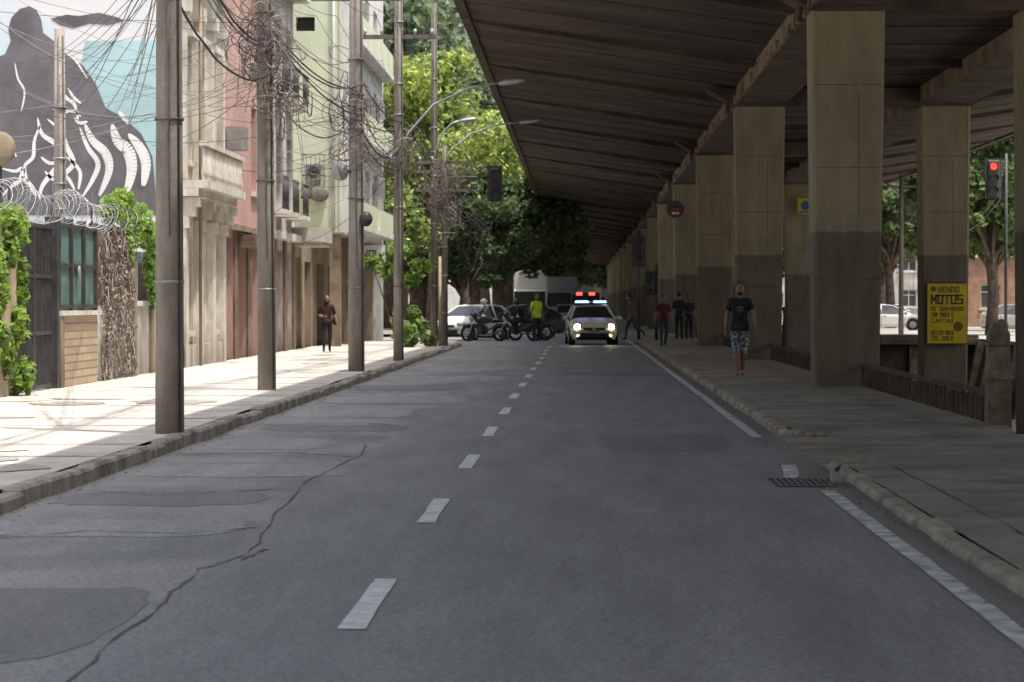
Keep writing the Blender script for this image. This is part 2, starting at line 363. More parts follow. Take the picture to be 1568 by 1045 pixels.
# irregular resurfacing patches on the left strip
b=MB()
def patch(cx,cy,hx,hy,mat,z):
    pts=[];n=36
    for i in range(n):
        a=2*math.pi*i/n; sxq=math.copysign(abs(math.cos(a))**.45,math.cos(a)); syq=math.copysign(abs(math.sin(a))**.6,math.sin(a))
        pts.append((cx+hx*sxq*(1+random.uniform(-.05,.05)),cy+hy*syq*(1+random.uniform(-.12,.12)),z))
    b.add([(cx,cy,z)]+pts,[(0,1+i,1+(i+1)%n) for i in range(n)],mat)
for cx,cy,hx,hy,m_ in((-3.0,12.6,.85,1.6,'asphalt_patch_dark'),(-3.15,17.9,.9,.7,'asphalt_patch_pale'),(-3.2,20.6,.8,.75,'asphalt_patch_dark'),(-3.0,24.0,.95,.9,'asphalt_patch_pale'),(-3.3,28.6,.7,1.1,'asphalt_patch_pale'),
   (-2.9,32.2,.9,.8,'asphalt_patch_dark'),(-3.1,36.6,.85,1.3,'asphalt_patch_pale'),(-2.8,41.5,1.1,1.2,'asphalt_patch_pale'),(-3.0,47.5,1.0,1.8,'asphalt_patch_dark'),(-2.7,54,1.2,1.6,'asphalt_patch_pale'),(-2.6,63,1.3,2.6,'asphalt_patch_pale'),(-2.8,74,1.1,3,'asphalt_patch_pale'),(.6,57,1.1,1.6,'asphalt_patch_dark'),(.9,29,.7,1.8,'asphalt_patch_dark')):
    patch(cx,cy,hx,hy,m_,.0065)
b.finish('asphalt_patches',(0,0,0))
b=MB()
def crack(pts,w,n=9,mat='tar'):
    out=[]
    for (x0,y0),(x1,y1) in zip(pts[:-1],pts[1:]):
        for k in range(n):
            t=k/n; out.append((x0+(x1-x0)*t+random.uniform(-.022,.022),y0+(y1-y0)*t+random.uniform(-.03,.03)))
    out.append(pts[-1]); strip(out,w,.0078,mat,.85)
crack([(-2.05,8),(-2.03,10.7),(-2.07,13),(-2.14,15),(-1.97,16),(-2.15,19),(-2.28,22.5),(-2.15,26.7),(-2.3,29)],.013)
crack([(-4.05,16.6),(-3.2,17.6),(-2.6,17.4),(-2.15,17.9)],.025)
crack([(-4.05,21.5),(-3.3,20.9),(-2.4,21.6)],.025); crack([(-4.05,26.5),(-2.9,26.9),(-2.2,26.2)],.03)
crack([(-4.0,33),(-2.7,33.6),(-2.2,32.8)],.04); crack([(-4.0,39),(-2.5,38.6)],.05); crack([(-4.0,46),(-2.2,46.6)],.05)
crack([(-1.98,15.6),(-1.9,16.3)],.03,5)
b.finish('asphalt_cracks',(0,0,0))
# left pavement
b=MB()
b.quad((-8.7,-5,.13),(-4.27,-5,.13),(-4.27,95,.13),(-8.7,95,.13),'sidewalk_light')
b.quad((-8.7,95,.13),(-4.27,95,.13),(-5.3,96.9,.13),(-8.7,97,.13),'sidewalk_light')
for yy in np.arange(6,95,2.0):
    if random.random()<.75: b.quad((-8.5,yy,.134),(-4.3,yy+random.uniform(-.1,.1),.134),(-4.3,yy+.04,.134),(-8.5,yy+.04,.134),'kerb_stone')
for k in range(26):
    cx=random.uniform(-8.2,-4.9); cy=random.uniform(18,80); n=14; hx=random.uniform(.2,.8); hy=random.uniform(.2,.9)
    b.add([(cx+hx*math.cos(6.283*i/n)*random.uniform(.7,1.2),cy+hy*math.sin(6.283*i/n)*random.uniform(.7,1.2),.1375) for i in range(n)],[tuple(range(n))],random.choice(['ground_dust','sidewalk_light']))
b.finish('sidewalk',(0,0,0))
b=MB(); yy=-5
while yy<94.5:
    l=random.uniform(.8,1.15); dx=random.uniform(-.03,.025); dz=random.uniform(-.035,.012)
    b.bbox(-4.265+dx,-4.10+dx,yy,yy+l-.02,0,.14+dz,'kerb_stone',.026); yy+=l
b.finish('kerb',(0,0,0))
b=MB()
b.quad((-60,119.5,.13),(-4.4,119.5,.13),(-4.4,400,.13),(-60,400,.13),'sidewalk_dark'); b.box(-4.4,-4.25,119.4,400,0,.14,'kerb_stone')
b.finish('sidewalk',(0,0,0))
# litter / leaves in the gutter and on pavements
b=MB()
for k in range(500):
    if random.random()<.6: x=-4.07+abs(random.gauss(0,.12)); z=.012
    else: x=2.22-abs(random.gauss(0,.10)); z=.012
    y=random.uniform(11,70); s_=random.uniform(.01,.028); a=random.uniform(0,3.1)
    b.add([(x+s_*math.cos(a),y+s_*math.sin(a),z),(x-s_*.6*math.sin(a),y+s_*.6*math.cos(a),z+.008),(x-s_*math.cos(a),y-s_*math.sin(a),z),(x+s_*.6*math.sin(a),y-s_*.6*math.cos(a),z+.004)],[(0,1,2,3)],random.choice(['twig_brown','ochre_wall','kerb_stone']))
b.finish('gutter_litter',(0,0,0))
# right pavement (under viaduct)
b=MB()
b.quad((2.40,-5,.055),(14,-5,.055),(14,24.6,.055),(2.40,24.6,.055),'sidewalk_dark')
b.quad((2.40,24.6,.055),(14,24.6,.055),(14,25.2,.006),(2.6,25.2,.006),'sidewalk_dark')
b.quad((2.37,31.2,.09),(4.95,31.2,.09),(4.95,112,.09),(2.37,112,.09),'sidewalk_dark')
b.quad((2.6,30.4,.006),(4.95,30.4,.006),(4.95,31.2,.09),(2.37,31.2,.09),'sidewalk_dark')
for yy in [8,12,16,20,34,38,42,47,52,58,64,72,80]:
    xr=12 if yy<25 else 4.8; z_=.059 if yy<25 else .094
    n=8
    for i in range(n):
        xa=2.45+(xr-2.45)*i/n; xb=2.45+(xr-2.45)*(i+1)/n; d=random.uniform(-.02,.02)
        if random.random()<.6: b.quad((xa,yy+d,z_),(xb,yy+d,z_),(xb,yy+d+.014,z_),(xa,yy+d+.014,z_),'post_concrete')
b.finish('sidewalk',(0,0,0))
b=MB()
pts=[(2.78+random.uniform(-.03,.03),y) for y in np.arange(6,24.5,.5)]
strip(pts,.014,.059,'tar',.8); pts=[(3.9+random.uniform(-.1,.1)+.04*(y-20),y) for y in np.arange(17,24.5,.4)]; strip(pts,.014,.059,'tar',.8)
pts=[(2.6+.5*k+random.uniform(-.05,.05),24.9+random.uniform(-.1,.1)) for k in range(20)]; strip(pts,.04,.0605,'tar',.8)
b.finish('pavement_cracks',(0,0,0))
b=MB()
for ya,yb,hh in((-5,24.4,.065),(31.0,112,.10)):
    yy=ya
    while yy<yb:
        l=random.uniform(.8,1.1); dx=random.uniform(-.02,.02)
        b.bbox(2.25+dx,2.41+dx,yy,min(yy+l-.004,yb),0,hh+random.uniform(-.012,.003),'kerb_worn',.028); yy+=l
for cy,sg in((24.4,1),(31.0,-1)):
    prev=None
    for k in range(7):
        a=k/6*math.pi/2; p=(2.32+.45*(1-math.cos(a)),cy+sg*.75*math.sin(a))
        if prev: b.tube([(prev[0],prev[1],.02),(p[0],p[1],.02)],.055 if k<5 else .04,'kerb_worn',8)
        prev=p
b.finish('kerb',(0,0,0))
# drain
b=MB()
b.quad((1.62,22.0,.0098),(2.12,22.0,.0098),(2.12,22.9,.0098),(1.62,22.9,.0098),'interior_dark')
for i in range(9): b.box(1.64+i*.052,1.665+i*.052,22.03,22.87,.0105,.016,'pole_dark')
b.box(1.60,2.14,21.97,22.02,.0105,.017,'pole_dark'); b.box(1.60,2.14,22.88,22.93,.0105,.017,'pole_dark')
b.finish('drain_grate')
b=MB(); b.tube([(2.12,22.3,.0),(2.12,22.3,.13),(2.14,22.3,.17)],[.05,.045,.025],'kerb_stone',8); b.tube([(2.12,22.25,.13),(2.15,22.2,.17)],[.02,.01],'metal_dark',6); b.finish('broken_bollard')
# canal
b=MB()
b.quad((CX0,CY0,-2.8),(CX1,CY0,-2.8),(CX1,CY1,-2.8),(CX0,CY1,-2.8),'canal_bed')
for (x0,y0,x1,y1) in((CX0,CY0,CX0,CY1),(CX1,CY0,CX1,CY1),(CX0,CY0,CX1,CY0),(CX0,CY1,CX1,CY1)):
    b.quad((x0,y0,-2.8),(x1,y1,-2.8),(x1,y1,-.0),(x0,y0,-.0),'canal_wall')
for yy in np.arange(33,114,3.2):
    b.add([(CX1-.02,yy,-.1),(CX1-.02,yy+.5,-.1),(CX1-.35,yy+.5,-.1),(CX1-.35,yy,-.1),(CX1-.02,yy,-2.8),(CX1-.02,yy+.5,-2.8),(CX1-.9,yy+.5,-2.8),(CX1-.9,yy,-2.8)],[(0,1,2,3),(0,3,7,4),(1,5,6,2),(3,2,6,7)],'rail_concrete')
for xx in np.arange(6,17,1.6): b.box(xx,xx+.35,CY1-.4,CY1-.003,-2.8,-.25,'rail_concrete')
b.box(CX0+.01,CX1-.01,CY1-.5,CY1-.01,-.24,.0,'rail_concrete')
b.finish('canal',(0,0,0))
b=MB()
yy=31.9
while yy<111:
    b.bbox(4.80,4.86,yy,yy+.09,.09,.40+random.uniform(-.02,.02),'rail_concrete',.015); yy+=.42
b.box(4.78,4.88,31.6,111,.42,.48,'rail_concrete'); b.finish('canal_railing')
b=MB()
b.add([(4.72,31.25,.0),(5.0,31.25,0),(5.0,31.53,0),(4.72,31.53,0),(4.74,31.27,1.15),(4.98,31.27,1.15),(4.98,31.51,1.15),(4.74,31.51,1.15),(4.80,31.33,1.28),(4.92,31.33,1.29),(4.92,31.45,1.27),(4.80,31.45,1.28)],
 [(0,1,5,4),(1,2,6,5),(2,3,7,6),(3,0,4,7),(4,5,9,8),(5,6,10,9),(6,7,11,10),(7,4,8,11),(8,9,10,11)],'post_concrete')
b.box(4.70,5.02,31.23,31.55,.62,.66,'post_concrete'); b.box(4.70,5.02,31.23,31.55,1.02,1.06,'post_concrete'); b.finish('concrete_post')
# bridge balustrade (stone part + plain low rail)
b=MB()
b.box(CX0,10.8,CY1+.05,CY1+.35,.0,.28,'rail_concrete'); b.box(CX0,10.8,CY1+.0,CY1+.4,1.2,1.36,'rail_concrete')
for xx in np.arange(CX0+.5,10.7,.30):
    b.tube([(xx,CY1+.2,.28),(xx,CY1+.2,.45),(xx,CY1+.2,.7),(xx,CY1+.2,1.0),(xx,CY1+.2,1.2)],[.06,.10,.075,.05,.08],'rail_concrete',8)
for xx in(CX0,8.1,10.8): b.box(xx,xx+.4,CY1-.03,CY1+.43,.0,1.42,'rail_concrete')
b.box(11.2,CX1,CY1+.1,CY1+.3,.0,.16,'rail_concrete')
b.finish('bridge_balustrade')

# ------------------------------------------------------------------ viaduct
b=MB()
Y0,Y1=3.5,420  # unseen near end cut short so more skylight reaches the foreground road
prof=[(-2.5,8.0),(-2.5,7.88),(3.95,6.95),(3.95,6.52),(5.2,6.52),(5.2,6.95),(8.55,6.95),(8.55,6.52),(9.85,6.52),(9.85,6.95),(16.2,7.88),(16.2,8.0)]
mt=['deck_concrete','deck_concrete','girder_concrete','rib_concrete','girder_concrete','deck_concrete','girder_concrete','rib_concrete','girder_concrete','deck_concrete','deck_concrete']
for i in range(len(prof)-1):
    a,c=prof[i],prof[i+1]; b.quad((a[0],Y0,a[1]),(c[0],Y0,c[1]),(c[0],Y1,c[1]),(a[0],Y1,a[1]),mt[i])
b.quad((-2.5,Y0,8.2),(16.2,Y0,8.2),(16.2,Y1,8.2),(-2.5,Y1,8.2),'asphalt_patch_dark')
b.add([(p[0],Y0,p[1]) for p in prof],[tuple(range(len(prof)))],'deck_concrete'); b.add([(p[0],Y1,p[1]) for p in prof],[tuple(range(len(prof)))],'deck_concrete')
for x0,x1 in((-2.62,-2.42),(16.12,16.32)): b.box(x0,x1,Y0,Y1,7.8,9.0,'rib_concrete')
yy=5.;k=0
while yy<418:
    big=(k%3==0); h=.17 if big else .02; ww=.26 if big else .05; mm='rib_concrete' if big else 'joint_dark'
    for sgn in(0,1):
        xa,xb=(-2.4,3.945) if sgn==0 else (16.1,9.855)
        za,zb=7.866,6.953
        lo=h*.4
        b.add([(xa,yy,za+.05),(xb,yy,zb+.05),(xb,yy+ww,zb+.05),(xa,yy+ww,za+.05),(xa,yy,za-lo),(xb,yy,zb-h),(xb,yy+ww,zb-h),(xa,yy+ww,za-lo)],[(0,1,5,4),(1,2,6,5),(2,3,7,6),(3,0,4,7),(4,5,6,7)],mm)
    b.box(5.205,8.545,yy,yy+ww,6.95-h,7.0,mm)
    yy+=3.7; k+=1
yy=20
while yy<400:
    l=random.uniform(.5,1.6); b.box(3.90-random.uniform(0,.06),3.947,yy,yy+l,6.50,6.50+random.uniform(.06,.30),'girder_concrete'); yy+=l+random.uniform(0,.5)
PY=[23.5]+[45.8+22.2*i for i in range(-0,16)]
for py in PY:
    b.add([(3.2,py-.1,6.9),(10.6,py-.1,6.9),(10.6,py+1.0,6.9),(3.2,py+1.0,6.9),(3.96,py-.1,6.45),(9.84,py-.1,6.45),(9.84,py+1.0,6.45),(3.96,py+1.0,6.45)],[(0,1,5,4),(1,2,6,5),(2,3,7,6),(3,0,4,7),(4,5,6,7)],'rib_concrete')
for py in PY[1:8]:
    b.tube([(3.75,py+.3,6.8),(3.75,py+.3,6.3)],.05,'rib_concrete',8)
viad=b.finish('elevated_viaduct',(6.85,0,0))
def pier(x,y,zb):
    b=MB(); wt,wb=.63,.54
    R=[]
    for z,w_ in((zb,wb),(6.45,wt)):
        c=.05; R.append([(x-w_+c,y,z),(x+w_-c,y,z),(x+w_,y+c,z),(x+w_,y+.95-c,z),(x+w_-c,y+.95,z),(x-w_+c,y+.95,z),(x-w_,y+.95-c,z),(x-w_,y+c,z)])
    b.add(R[0]+R[1],[(i,(i+1)%8,8+(i+1)%8,8+i) for i in range(8)],'pier_concrete')
    for z in (1.9,3.8,5.2): 
        w_=wb+(wt-wb)*(z-zb)/(6.45-zb)+.002
        b.box(x-w_+.05,x+w_-.05,y-.003,y+.01,z,z+.012,'rib_concrete')
    b.box(x+.18,x+.19,y-.003,y+.01,2.9,5.1,'rib_concrete')
    b.box(x-.5,x+.5,y+.08,y+.87,6.45,6.51,'joint_dark')
    b.finish('viaduct_pier',(x,y+.47,zb))
for py in PY:
    if py>40: pier(4.55,py,0 )
for py in PY:
    if py<30: continue
    inc=py<CY1
    pier(9.2 if py>50 else 8.1,py,-2.8 if inc else 0)
# yellow signboard on pier
b=MB()
fy=67.9
b.box(8.74,9.72,fy-.05,fy-.012,.48,2.02,'yellow_board'); 
for (x0,x1,z0,z1) in((8.74,9.72,2.0,2.03),(8.74,9.72,.47,.5)): b.box(x0,x1,fy-.06,fy-.01,z0,z1,'metal_dark')
GL={'V':[(0,1,.5,0),(.5,0,1,1)],'E':[(0,0,0,1),(0,1,1,1),(0,.5,.8,.5),(0,0,1,0)],'N':[(0,0,0,1),(0,1,1,0),(1,0,1,1)],'D':[(0,0,0,1),(0,1,.8,.9),(.8,.9,1,.5),(1,.5,.8,.1),(.8,.1,0,0)],'O':[(.1,0,.9,0),(.9,0,1,1),(1,1,0,1),(0,1,.1,0)],'M':[(0,0,0,1),(0,1,.5,.4),(.5,.4,1,1),(1,1,1,0)],'T':[(0,1,1,1),(.5,1,.5,0)],'S':[(1,1,0,1),(0,1,0,.5),(0,.5,1,.5),(1,.5,1,0),(1,0,0,0)],'I':[(.5,0,.5,1)],'A':[(0,0,.5,1),(.5,1,1,0),(.2,.4,.8,.4)],'R':[(0,0,0,1),(0,1,1,.9),(1,.9,.9,.5),(.9,.5,0,.5),(.4,.5,1,0)],'C':[(1,1,0,1),(0,1,0,0),(0,0,1,0)],'L':[(0,1,0,0),(0,0,1,0)]}
def text(b,s_,x0,x1,z,h,y,mat,t=.02):
    wl=(x1-x0)/len(s_)
    for i,ch in enumerate(s_):
        for (ax,az,cx,cz) in GL.get(ch,[]):
            p=Vector((x0+i*wl+ax*wl*.7,0,z+az*h)); q=Vector((x0+i*wl+cx*wl*.7,0,z+cz*h)); d=(q-p).normalized(); nn=Vector((-d.z,0,d.x))*t/2; p-=d*t/2; q+=d*t/2
            b.add([(v.x,y,v.z) for v in (p+nn,q+nn,q-nn,p-nn)],[(0,1,2,3)],mat)
text(b,'VENDO',9.0,9.55,1.78,.13,fy-.053,'board_ink',.025); text(b,'MOTOS',8.84,9.66,1.50,.2,fy-.053,'board_ink',.045)
for z,s_ in((1.32,'DE SEMINOVOS'),(1.17,'COM TROCA E'),(1.02,'CARTAO'),(.72,'ACEITO ROLO'),(.58,'TEL SOLO')): text(b,s_,8.84,9.40 if z<1.3 else 9.66,z,.09,fy-.053,'board_ink',.018)
b.disc((9.5,fy-.053,.92),(0,-1,0),.12,'board_ink'); b.disc((8.88,fy-.053,1.86),(0,-1,0),.07,'board_ink')
b.finish('yellow_signboard')
b=MB()
b.disc((4.0,112.3,5.42),(0,-1,0),.36,'metal_dark'); b.disc((4.0,112.29,5.42),(0,-1,0),.28,'rib_concrete'); b.disc((4.0,112.28,5.42),(0,-1,0),.2,'metal_dark')
b.box(3.8,4.2,112.26,112.27,5.36,5.46,'car_red'); b.box(3.85,4.15,112.25,112.26,5.2,5.3,'white_paint'); b.tube([(4.0,112.45,5.42),(4.0,112.31,5.42)],.36,'metal_dark',20)
b.finish('round_sign')
b=MB(); b.box(9.05,9.7,111.9,112.0,5.2,5.85,'yellow_board'); b.disc((9.37,111.89,5.55),(0,-1,0),.2,'sign_blue'); b.box(9.1,9.65,111.88,111.89,5.25,5.32,'sign_blue')
b.finish('pier_sign')

# ------------------------------------------------------------------ buildings on the left
XF=-8.5
b=MB()
wall(b,(XF,57),(0,1,0),(1,0,0),6.5,.0,10.2,[(.9,1.9,.9,3.0,'window_glass'),(2.7,3.9,.13,3.2,'shutter_brown'),(4.7,5.7,.9,3.0,'window_glass'),(.9,1.9,4.6,7.2,'window_glass'),(2.75,3.85,4.3,7.2,'window_glass'),(4.7,5.7,4.6,7.2,'window_glass')],'cream_plaster',.25)
b.quad((-24,57,0),(XF,57,0),(XF,57,10.2),(-24,57,10.2),'mural_white'); b.quad((-24,63.5,0),(XF,63.5,0),(XF,63.5,10.2),(-24,63.5,10.2),'cream_plaster')
b.quad((-24,57,10.2),(XF,57,10.2),(XF,63.5,10.2),(-24,63.5,10.2),'roof_tile')
for yy in(57.0,59.25,61.3,63.1):
    b.box(XF+.002,XF+.16,yy,yy+.4,.0,3.35,'cream_trim'); b.box(XF+.002,XF+.14,yy+.02,yy+.38,4.15,9.3,'cream_trim')
    b.box(XF+.002,XF+.22,yy-.04,yy+.44,3.1,3.34,'cream_trim'); b.box(XF+.002,XF+.24,yy-.04,yy+.44,7.7,8.0,'cream_trim')
    for z,d in((3.55,.35),(3.75,.45)): b.box(XF+.003,XF+d,yy+.08,yy+.32,z-.2,z,'cream_trim')
b.box(XF+.003,XF+.62,57.0,63.5,3.95,4.12,'cream_trim'); b.box(XF+.003,XF+.42,57.0,63.5,3.78,3.945,'cream_trim')
b.box(XF+.003,XF+.55,57,63.5,9.3,9.6,'cream_trim'); b.box(XF+.003,XF+.4,57,63.5,9.0,9.297,'cream_trim'); b.box(XF+.003,XF+.12,57,63.5,0,.6,'pale_plaster')
for yy in np.arange(57.1,63.5,.24): b.tube([(XF+.52,yy,4.12),(XF+.52,yy,4.3),(XF+.52,yy,4.5),(XF+.52,yy,4.85)],[.035,.06,.035,.045],'cream_trim',6)
b.box(XF+.44,XF+.6,57.0,63.5,4.85,4.95,'cream_trim')
for yy in(57.9,59.75,61.7): b.box(XF+.003,XF+.2,yy-.15,yy+1.15,7.25,7.4,'cream_trim')
b.tube([(XF+.2,58.9,.1),(XF+.2,58.9,9.2)],.04,'ochre_plaster',6)
b.finish('cream_house')
# mural painting (flat, on the gable)
b=MB()
S=.01382
def mp(x,y): return (-12.26+x*S,7.93-y*S)
def poly(pts,mat,off):
    b.add([(mp(x,y)[0],57-off,mp(x,y)[1]) for x,y in pts],[tuple(range(len(pts)))],mat)
poly([(128,62),(262,62),(262,330),(200,330),(120,120)],'mural_blue',.004)
poly([(-60,110),(5,82),(14,62),(10,44),(15,26),(28,13),(42,9),(54,15),(61,30),(64,50),(80,62),(100,84),(125,100),(145,128),(160,165),(190,182),(215,205),(232,240),(240,330),(-60,330)],'mural_black',.008)
poly([(75,28),(100,22),(120,24),(150,19),(178,26),(190,32),(165,38),(135,36),(110,43),(90,38)],'mural_black',.008)
def ribbon(pts,w,mat='mural_line',off=.012):
    out=[]
    P_=[Vector((x,y,0)) for x,y in pts]
    for i in range(len(P_)-1):
        p0=P_[max(i-1,0)];p1=P_[i];p2=P_[i+1];p3=P_[min(i+2,len(P_)-1)]
        for k in range(6):
            t=k/6; out.append(.5*((2*p1)+(p2-p0)*t+(2*p0-5*p1+4*p2-p3)*t*t+(-p0+3*p1-3*p2+p3)*t**3))
    out.append(P_[-1]); n=len(out)
    for i in range(n-1):
        t=(out[i+1]-out[i]).normalized(); nn=Vector((-t.y,t.x,0))
        w0=w*math.sin(math.pi*(i+.3)/(n+.2))**.6; w1=w*math.sin(math.pi*(i+1.3)/(n+.2))**.6
        q=[out[i]+nn*w0/2,out[i+1]+nn*w1/2,out[i+1]-nn*w1/2,out[i]-nn*w0/2]
        b.add([(mp(p.x,p.y)[0],57-off,mp(p.x,p.y)[1]) for p in q],[(0,1,2,3)],mat)
for pts,w_ in [([(55,180),(62,205),(85,222),(95,245),(80,262),(62,285),(58,305)],8),([(70,182),(90,200),(100,225),(110,250),(95,270),(88,300)],7),([(60,190),(50,215),(48,240),(35,255),(40,280)],5),
  ([(128,190),(140,215),(160,235),(165,262),(150,300)],12),([(120,195),(132,225),(148,250),(140,275),(125,300)],7),([(170,190),(178,215),(195,232),(200,262),(190,300)],16),([(195,205),(212,225),(222,250),(218,285)],14),
  ([(88,132),(100,150),(112,160),(118,185)],5),([(102,135),(112,150),(122,158)],4),([(78,165),(90,172),(108,170),(122,178)],4),([(0,258),(20,262),(32,258),(28,275),(15,285),(0,300)],6),([(66,262),(80,275),(98,270),(112,290)],6),
  ([(20,95),(25,120),(35,140),(30,170)],3),([(90,70),(112,90),(132,120)],3),([(-5,210),(12,220),(22,240)],4),([(60,240),(74,250),(92,246)],5),([(112,180),(120,188),(132,186)],5),([(180,170),(186,178),(196,190)],6),([(30,270),(45,285),(52,300)],6),([(100,240),(120,262),(118,290)],5)]:
    ribbon(pts,w_*1.15)
b.finish('wall_mural')
# pink building
b=MB()
wall(b,(XF,63.5),(0,1,0),(1,0,0),8.3,.0,11.5,[(.6,2.4,.13,3.1,'shutter_brown'),(3.2,5.0,.13,3.1,'interior_dark'),(5.9,7.6,.13,3.1,'interior_dark'),(6.2,7.3,4.4,6.6,'window_glass'),(6.2,7.3,7.8,10,'window_glass')],'pink_plaster',.3)
b.box(XF+.003,XF+.06,63.52,64.09,0.,3.27,'brown_stone'); b.box(XF+.003,XF+.06,65.91,66.69,0.,3.27,'brown_stone'); b.box(XF+.003,XF+.06,68.51,69.39,0.,3.27,'brown_stone'); b.box(XF+.003,XF+.06,71.11,71.78,0.,3.27,'brown_stone')
b.box(XF+.003,XF+.22,63.52,71.8,3.28,3.42,'ochre_plaster')
b.quad((-24,63.5,10.2),(XF,63.5,10.2),(XF,63.5,11.5),(-24,63.5,11.5),'pink_plaster')
b.quad((-24,63.5,11.5),(XF,63.5,11.5),(XF,71.8,11.5),(-24,71.8,11.5),'roof_tile'); b.quad((-24,71.8,0),(XF,71.8,0),(XF,71.8,11.5),(-24,71.8,11.5),'pink_plaster')
for z in np.arange(.3,3.1,.16):
    for ya,yb in((64.12,65.88),(66.72,68.48)): b.box(XF-.29,XF-.26,ya,yb,z,z+.05,'ochre_plaster')
b.box(XF+.02,XF+.5,66.4,68.9,2.9,3.2,'shutter_brown'); 
b.box(XF+.02,XF+.45,64.6,65.4,5.2,5.75,'metal_grey')
b.finish('pink_building')
# pale rowhouse
b=MB()
ops=[(.7,2.6,.13,3.0,'shutter_brown'),(3.3,5.2,.13,3.0,'interior_dark'),(5.9,7.6,.13,3.0,'shutter_brown')]
for z in(4.2,7.4): 
    for u0 in(.9,3.6,6.3): ops.append((u0,u0+1.2,z,z+2.1,'window_glass'))
wall(b,(XF,71.8),(0,1,0),(1,0,0),8.2,0,12,ops,'pale_plaster',.25)
for a,c in((71.82,72.48),(74.42,75.08),(77.02,77.68),(79.42,79.98)): b.box(XF+.003,XF+.07,a,c,0,3.29,'brown_stone')
b.box(XF+.003,XF+.3,71.8,80,3.3,3.5,'cream_trim'); b.box(XF+.003,XF+.5,71.8,80,10.4,10.7,'cream_trim')
for z in(4.05,7.25): 
    for u0 in(.9,3.6,6.3):
        b.box(XF+.003,XF+.55,71.8+u0-.2,71.8+u0+1.4,z-.12,z,'cream_trim')
        for q in np.arange(u0-.15,u0+1.4,.15): b.tube([(XF+.5,71.8+q,z),(XF+.5,71.8+q,z+.9)],.014,'metal_dark',4)
        b.tube([(XF+.5,71.8+u0-.15,z+.9),(XF+.5,71.8+u0+1.35,z+.9)],.025,'metal_dark',4)
b.quad((-24,80,0),(XF,80,0),(XF,80,12),(-24,80,12),'pale_plaster'); b.quad((-24,71.8,12),(XF,71.8,12),(XF,80,12),(-24,80,12),'roof_tile'); b.quad((-24,71.8,11.5),(XF,71.8,11.5),(XF,71.8,12),(-24,71.8,12),'pale_plaster')
b.finish('pale_rowhouse')
# green apartment building
b=MB()
wall(b,(-24,85.5),(1,0,0),(0,-1,0),16.5,3.75,15,[(15.0,15.6,10.15,10.6,'interior_dark')],'green_plaster',.15)
ops=[]
for z in(4.7,7.7,10.7): 
    for u0 in(1.2,5.0,8.8,12.6): ops.append((u0,u0+2.0,z,z+1.5,'window_glass'))
wall(b,(-7.5,85.5),(0,1,0),(1,0,0),17.5,3.75,15,ops,'white_plaster',.2)
for z in(3.9,6.9,9.9): b.box(-7.497,-7.0,87,102.5,z,z+.15,'white_plaster')
for z in(4.05,7.05,10.05):
    for ya in(87,94.8): b.box(-7.06,-7.0,ya,ya+6.5,z,z+.75,'green_plaster')
for z,ya in((5.0,89.5),(8.0,93),(8.2,97.5),(5.3,97.6),(11.0,90)): b.box(-7.49,-7.1,ya,ya+.8,z,z+.55,'metal_grey')
b.box(-8.7,-7.503,85.53,103,3.7,3.748,'pale_plaster')
b.box(-7.62,-7.30,85.46,85.78,3.75,15,'white_plaster')
wall(b,(XF,80.0),(0,1,0),(1,0,0),23,0,3.7,[(.8,2.2,.13,2.9,'shutter_brown'),(3.2,5.2,.13,2.8,'interior_dark'),(7,9.5,.13,2.8,'shutter_brown'),(11,14,.13,2.8,'interior_dark'),(16,20,.13,2.8,'shutter_grey')],'ochre_plaster',.35)
b.quad((-24,80,3.7),(XF,80,3.7),(XF,85.5,3.7),(-24,85.5,3.7),'pale_plaster')
b.quad((-24,103,0),(-7.5,103,0),(-7.5,103,15),(-24,103,15),'white_plaster'); b.quad((-24,85.5,15),(-7.5,85.5,15),(-7.5,103,15),(-24,103,15),'pale_plaster')
b.box(XF+.002,-7.6,79.6,82.2,3.2,3.32,'pale_plaster'); b.box(XF+.002,-7.55,79.5,82.3,3.322,3.75,'pale_plaster')
for yy in(85.6,90,94.5,99): b.box(-7.95,-7.6,yy,yy+.35,.13,3.7,'ochre_plaster')
def cage(x0,x1,z0,z1,y0,y1,b):
    for x in np.linspace(x0,x1,6):
        b.tube([(x,y0,z0),(x,y0,z1)],.014,'metal_dark',4)
    for z in np.linspace(z0,z1,3):
        b.tube([(x0,y1,z),(x0,y0,z),(x1,y0,z),(x1,y1,z)],.018,'metal_dark',4,smooth=False)
cage(-8.75,-8.05,4.9,6.2,84.9,85.48,b); b.box(-8.65,-8.15,85.0,85.45,5.4,5.9,'metal_grey'); b.disc((-8.4,84.995,5.65),(0,-1,0),.19,'metal_dark'); b.box(-8.8,-8.0,84.9,85.48,4.82,4.88,'rail_concrete')
b.ell((-8.2,84.9,4.95),(.30,.1,.26),'pole_dark'); b.box(-8.3,-8.1,85.1,85.48,4.85,4.95,'metal_dark')
b.tube([(-7.8,85.44,3.8),(-7.8,85.44,14.9)],.05,'white_plaster',8)
b.finish('green_apartment_building')
b=MB()
wall(b,(-8.5,103.05),(0,1,0),(1,0,0),9,0,2.1,[],'white_plaster'); b.box(-8.8,-8.502,103.05,112,0,2.1,'white_plaster')
b.quad((-16,103.2,0),(-8.8,103.2,0),(-8.8,103.2,2.1),(-16,103.2,2.1),'white_plaster')
b.box(-8.3,-8.2,100,100.1,0,3.6,'metal_dark'); 
b.finish('boundary_wall')
b=MB(); b.box(-7.9,-7.0,96.95,97.0,2.95,3.6,'mural_line'); b.tube([(-7.95,97,.13),(-7.95,97,3.6)],.03,'metal_grey'); text(b,'VOL',-7.8,-7.1,3.1,.3,96.948,'board_ink',.05); b.finish('shop_sign')
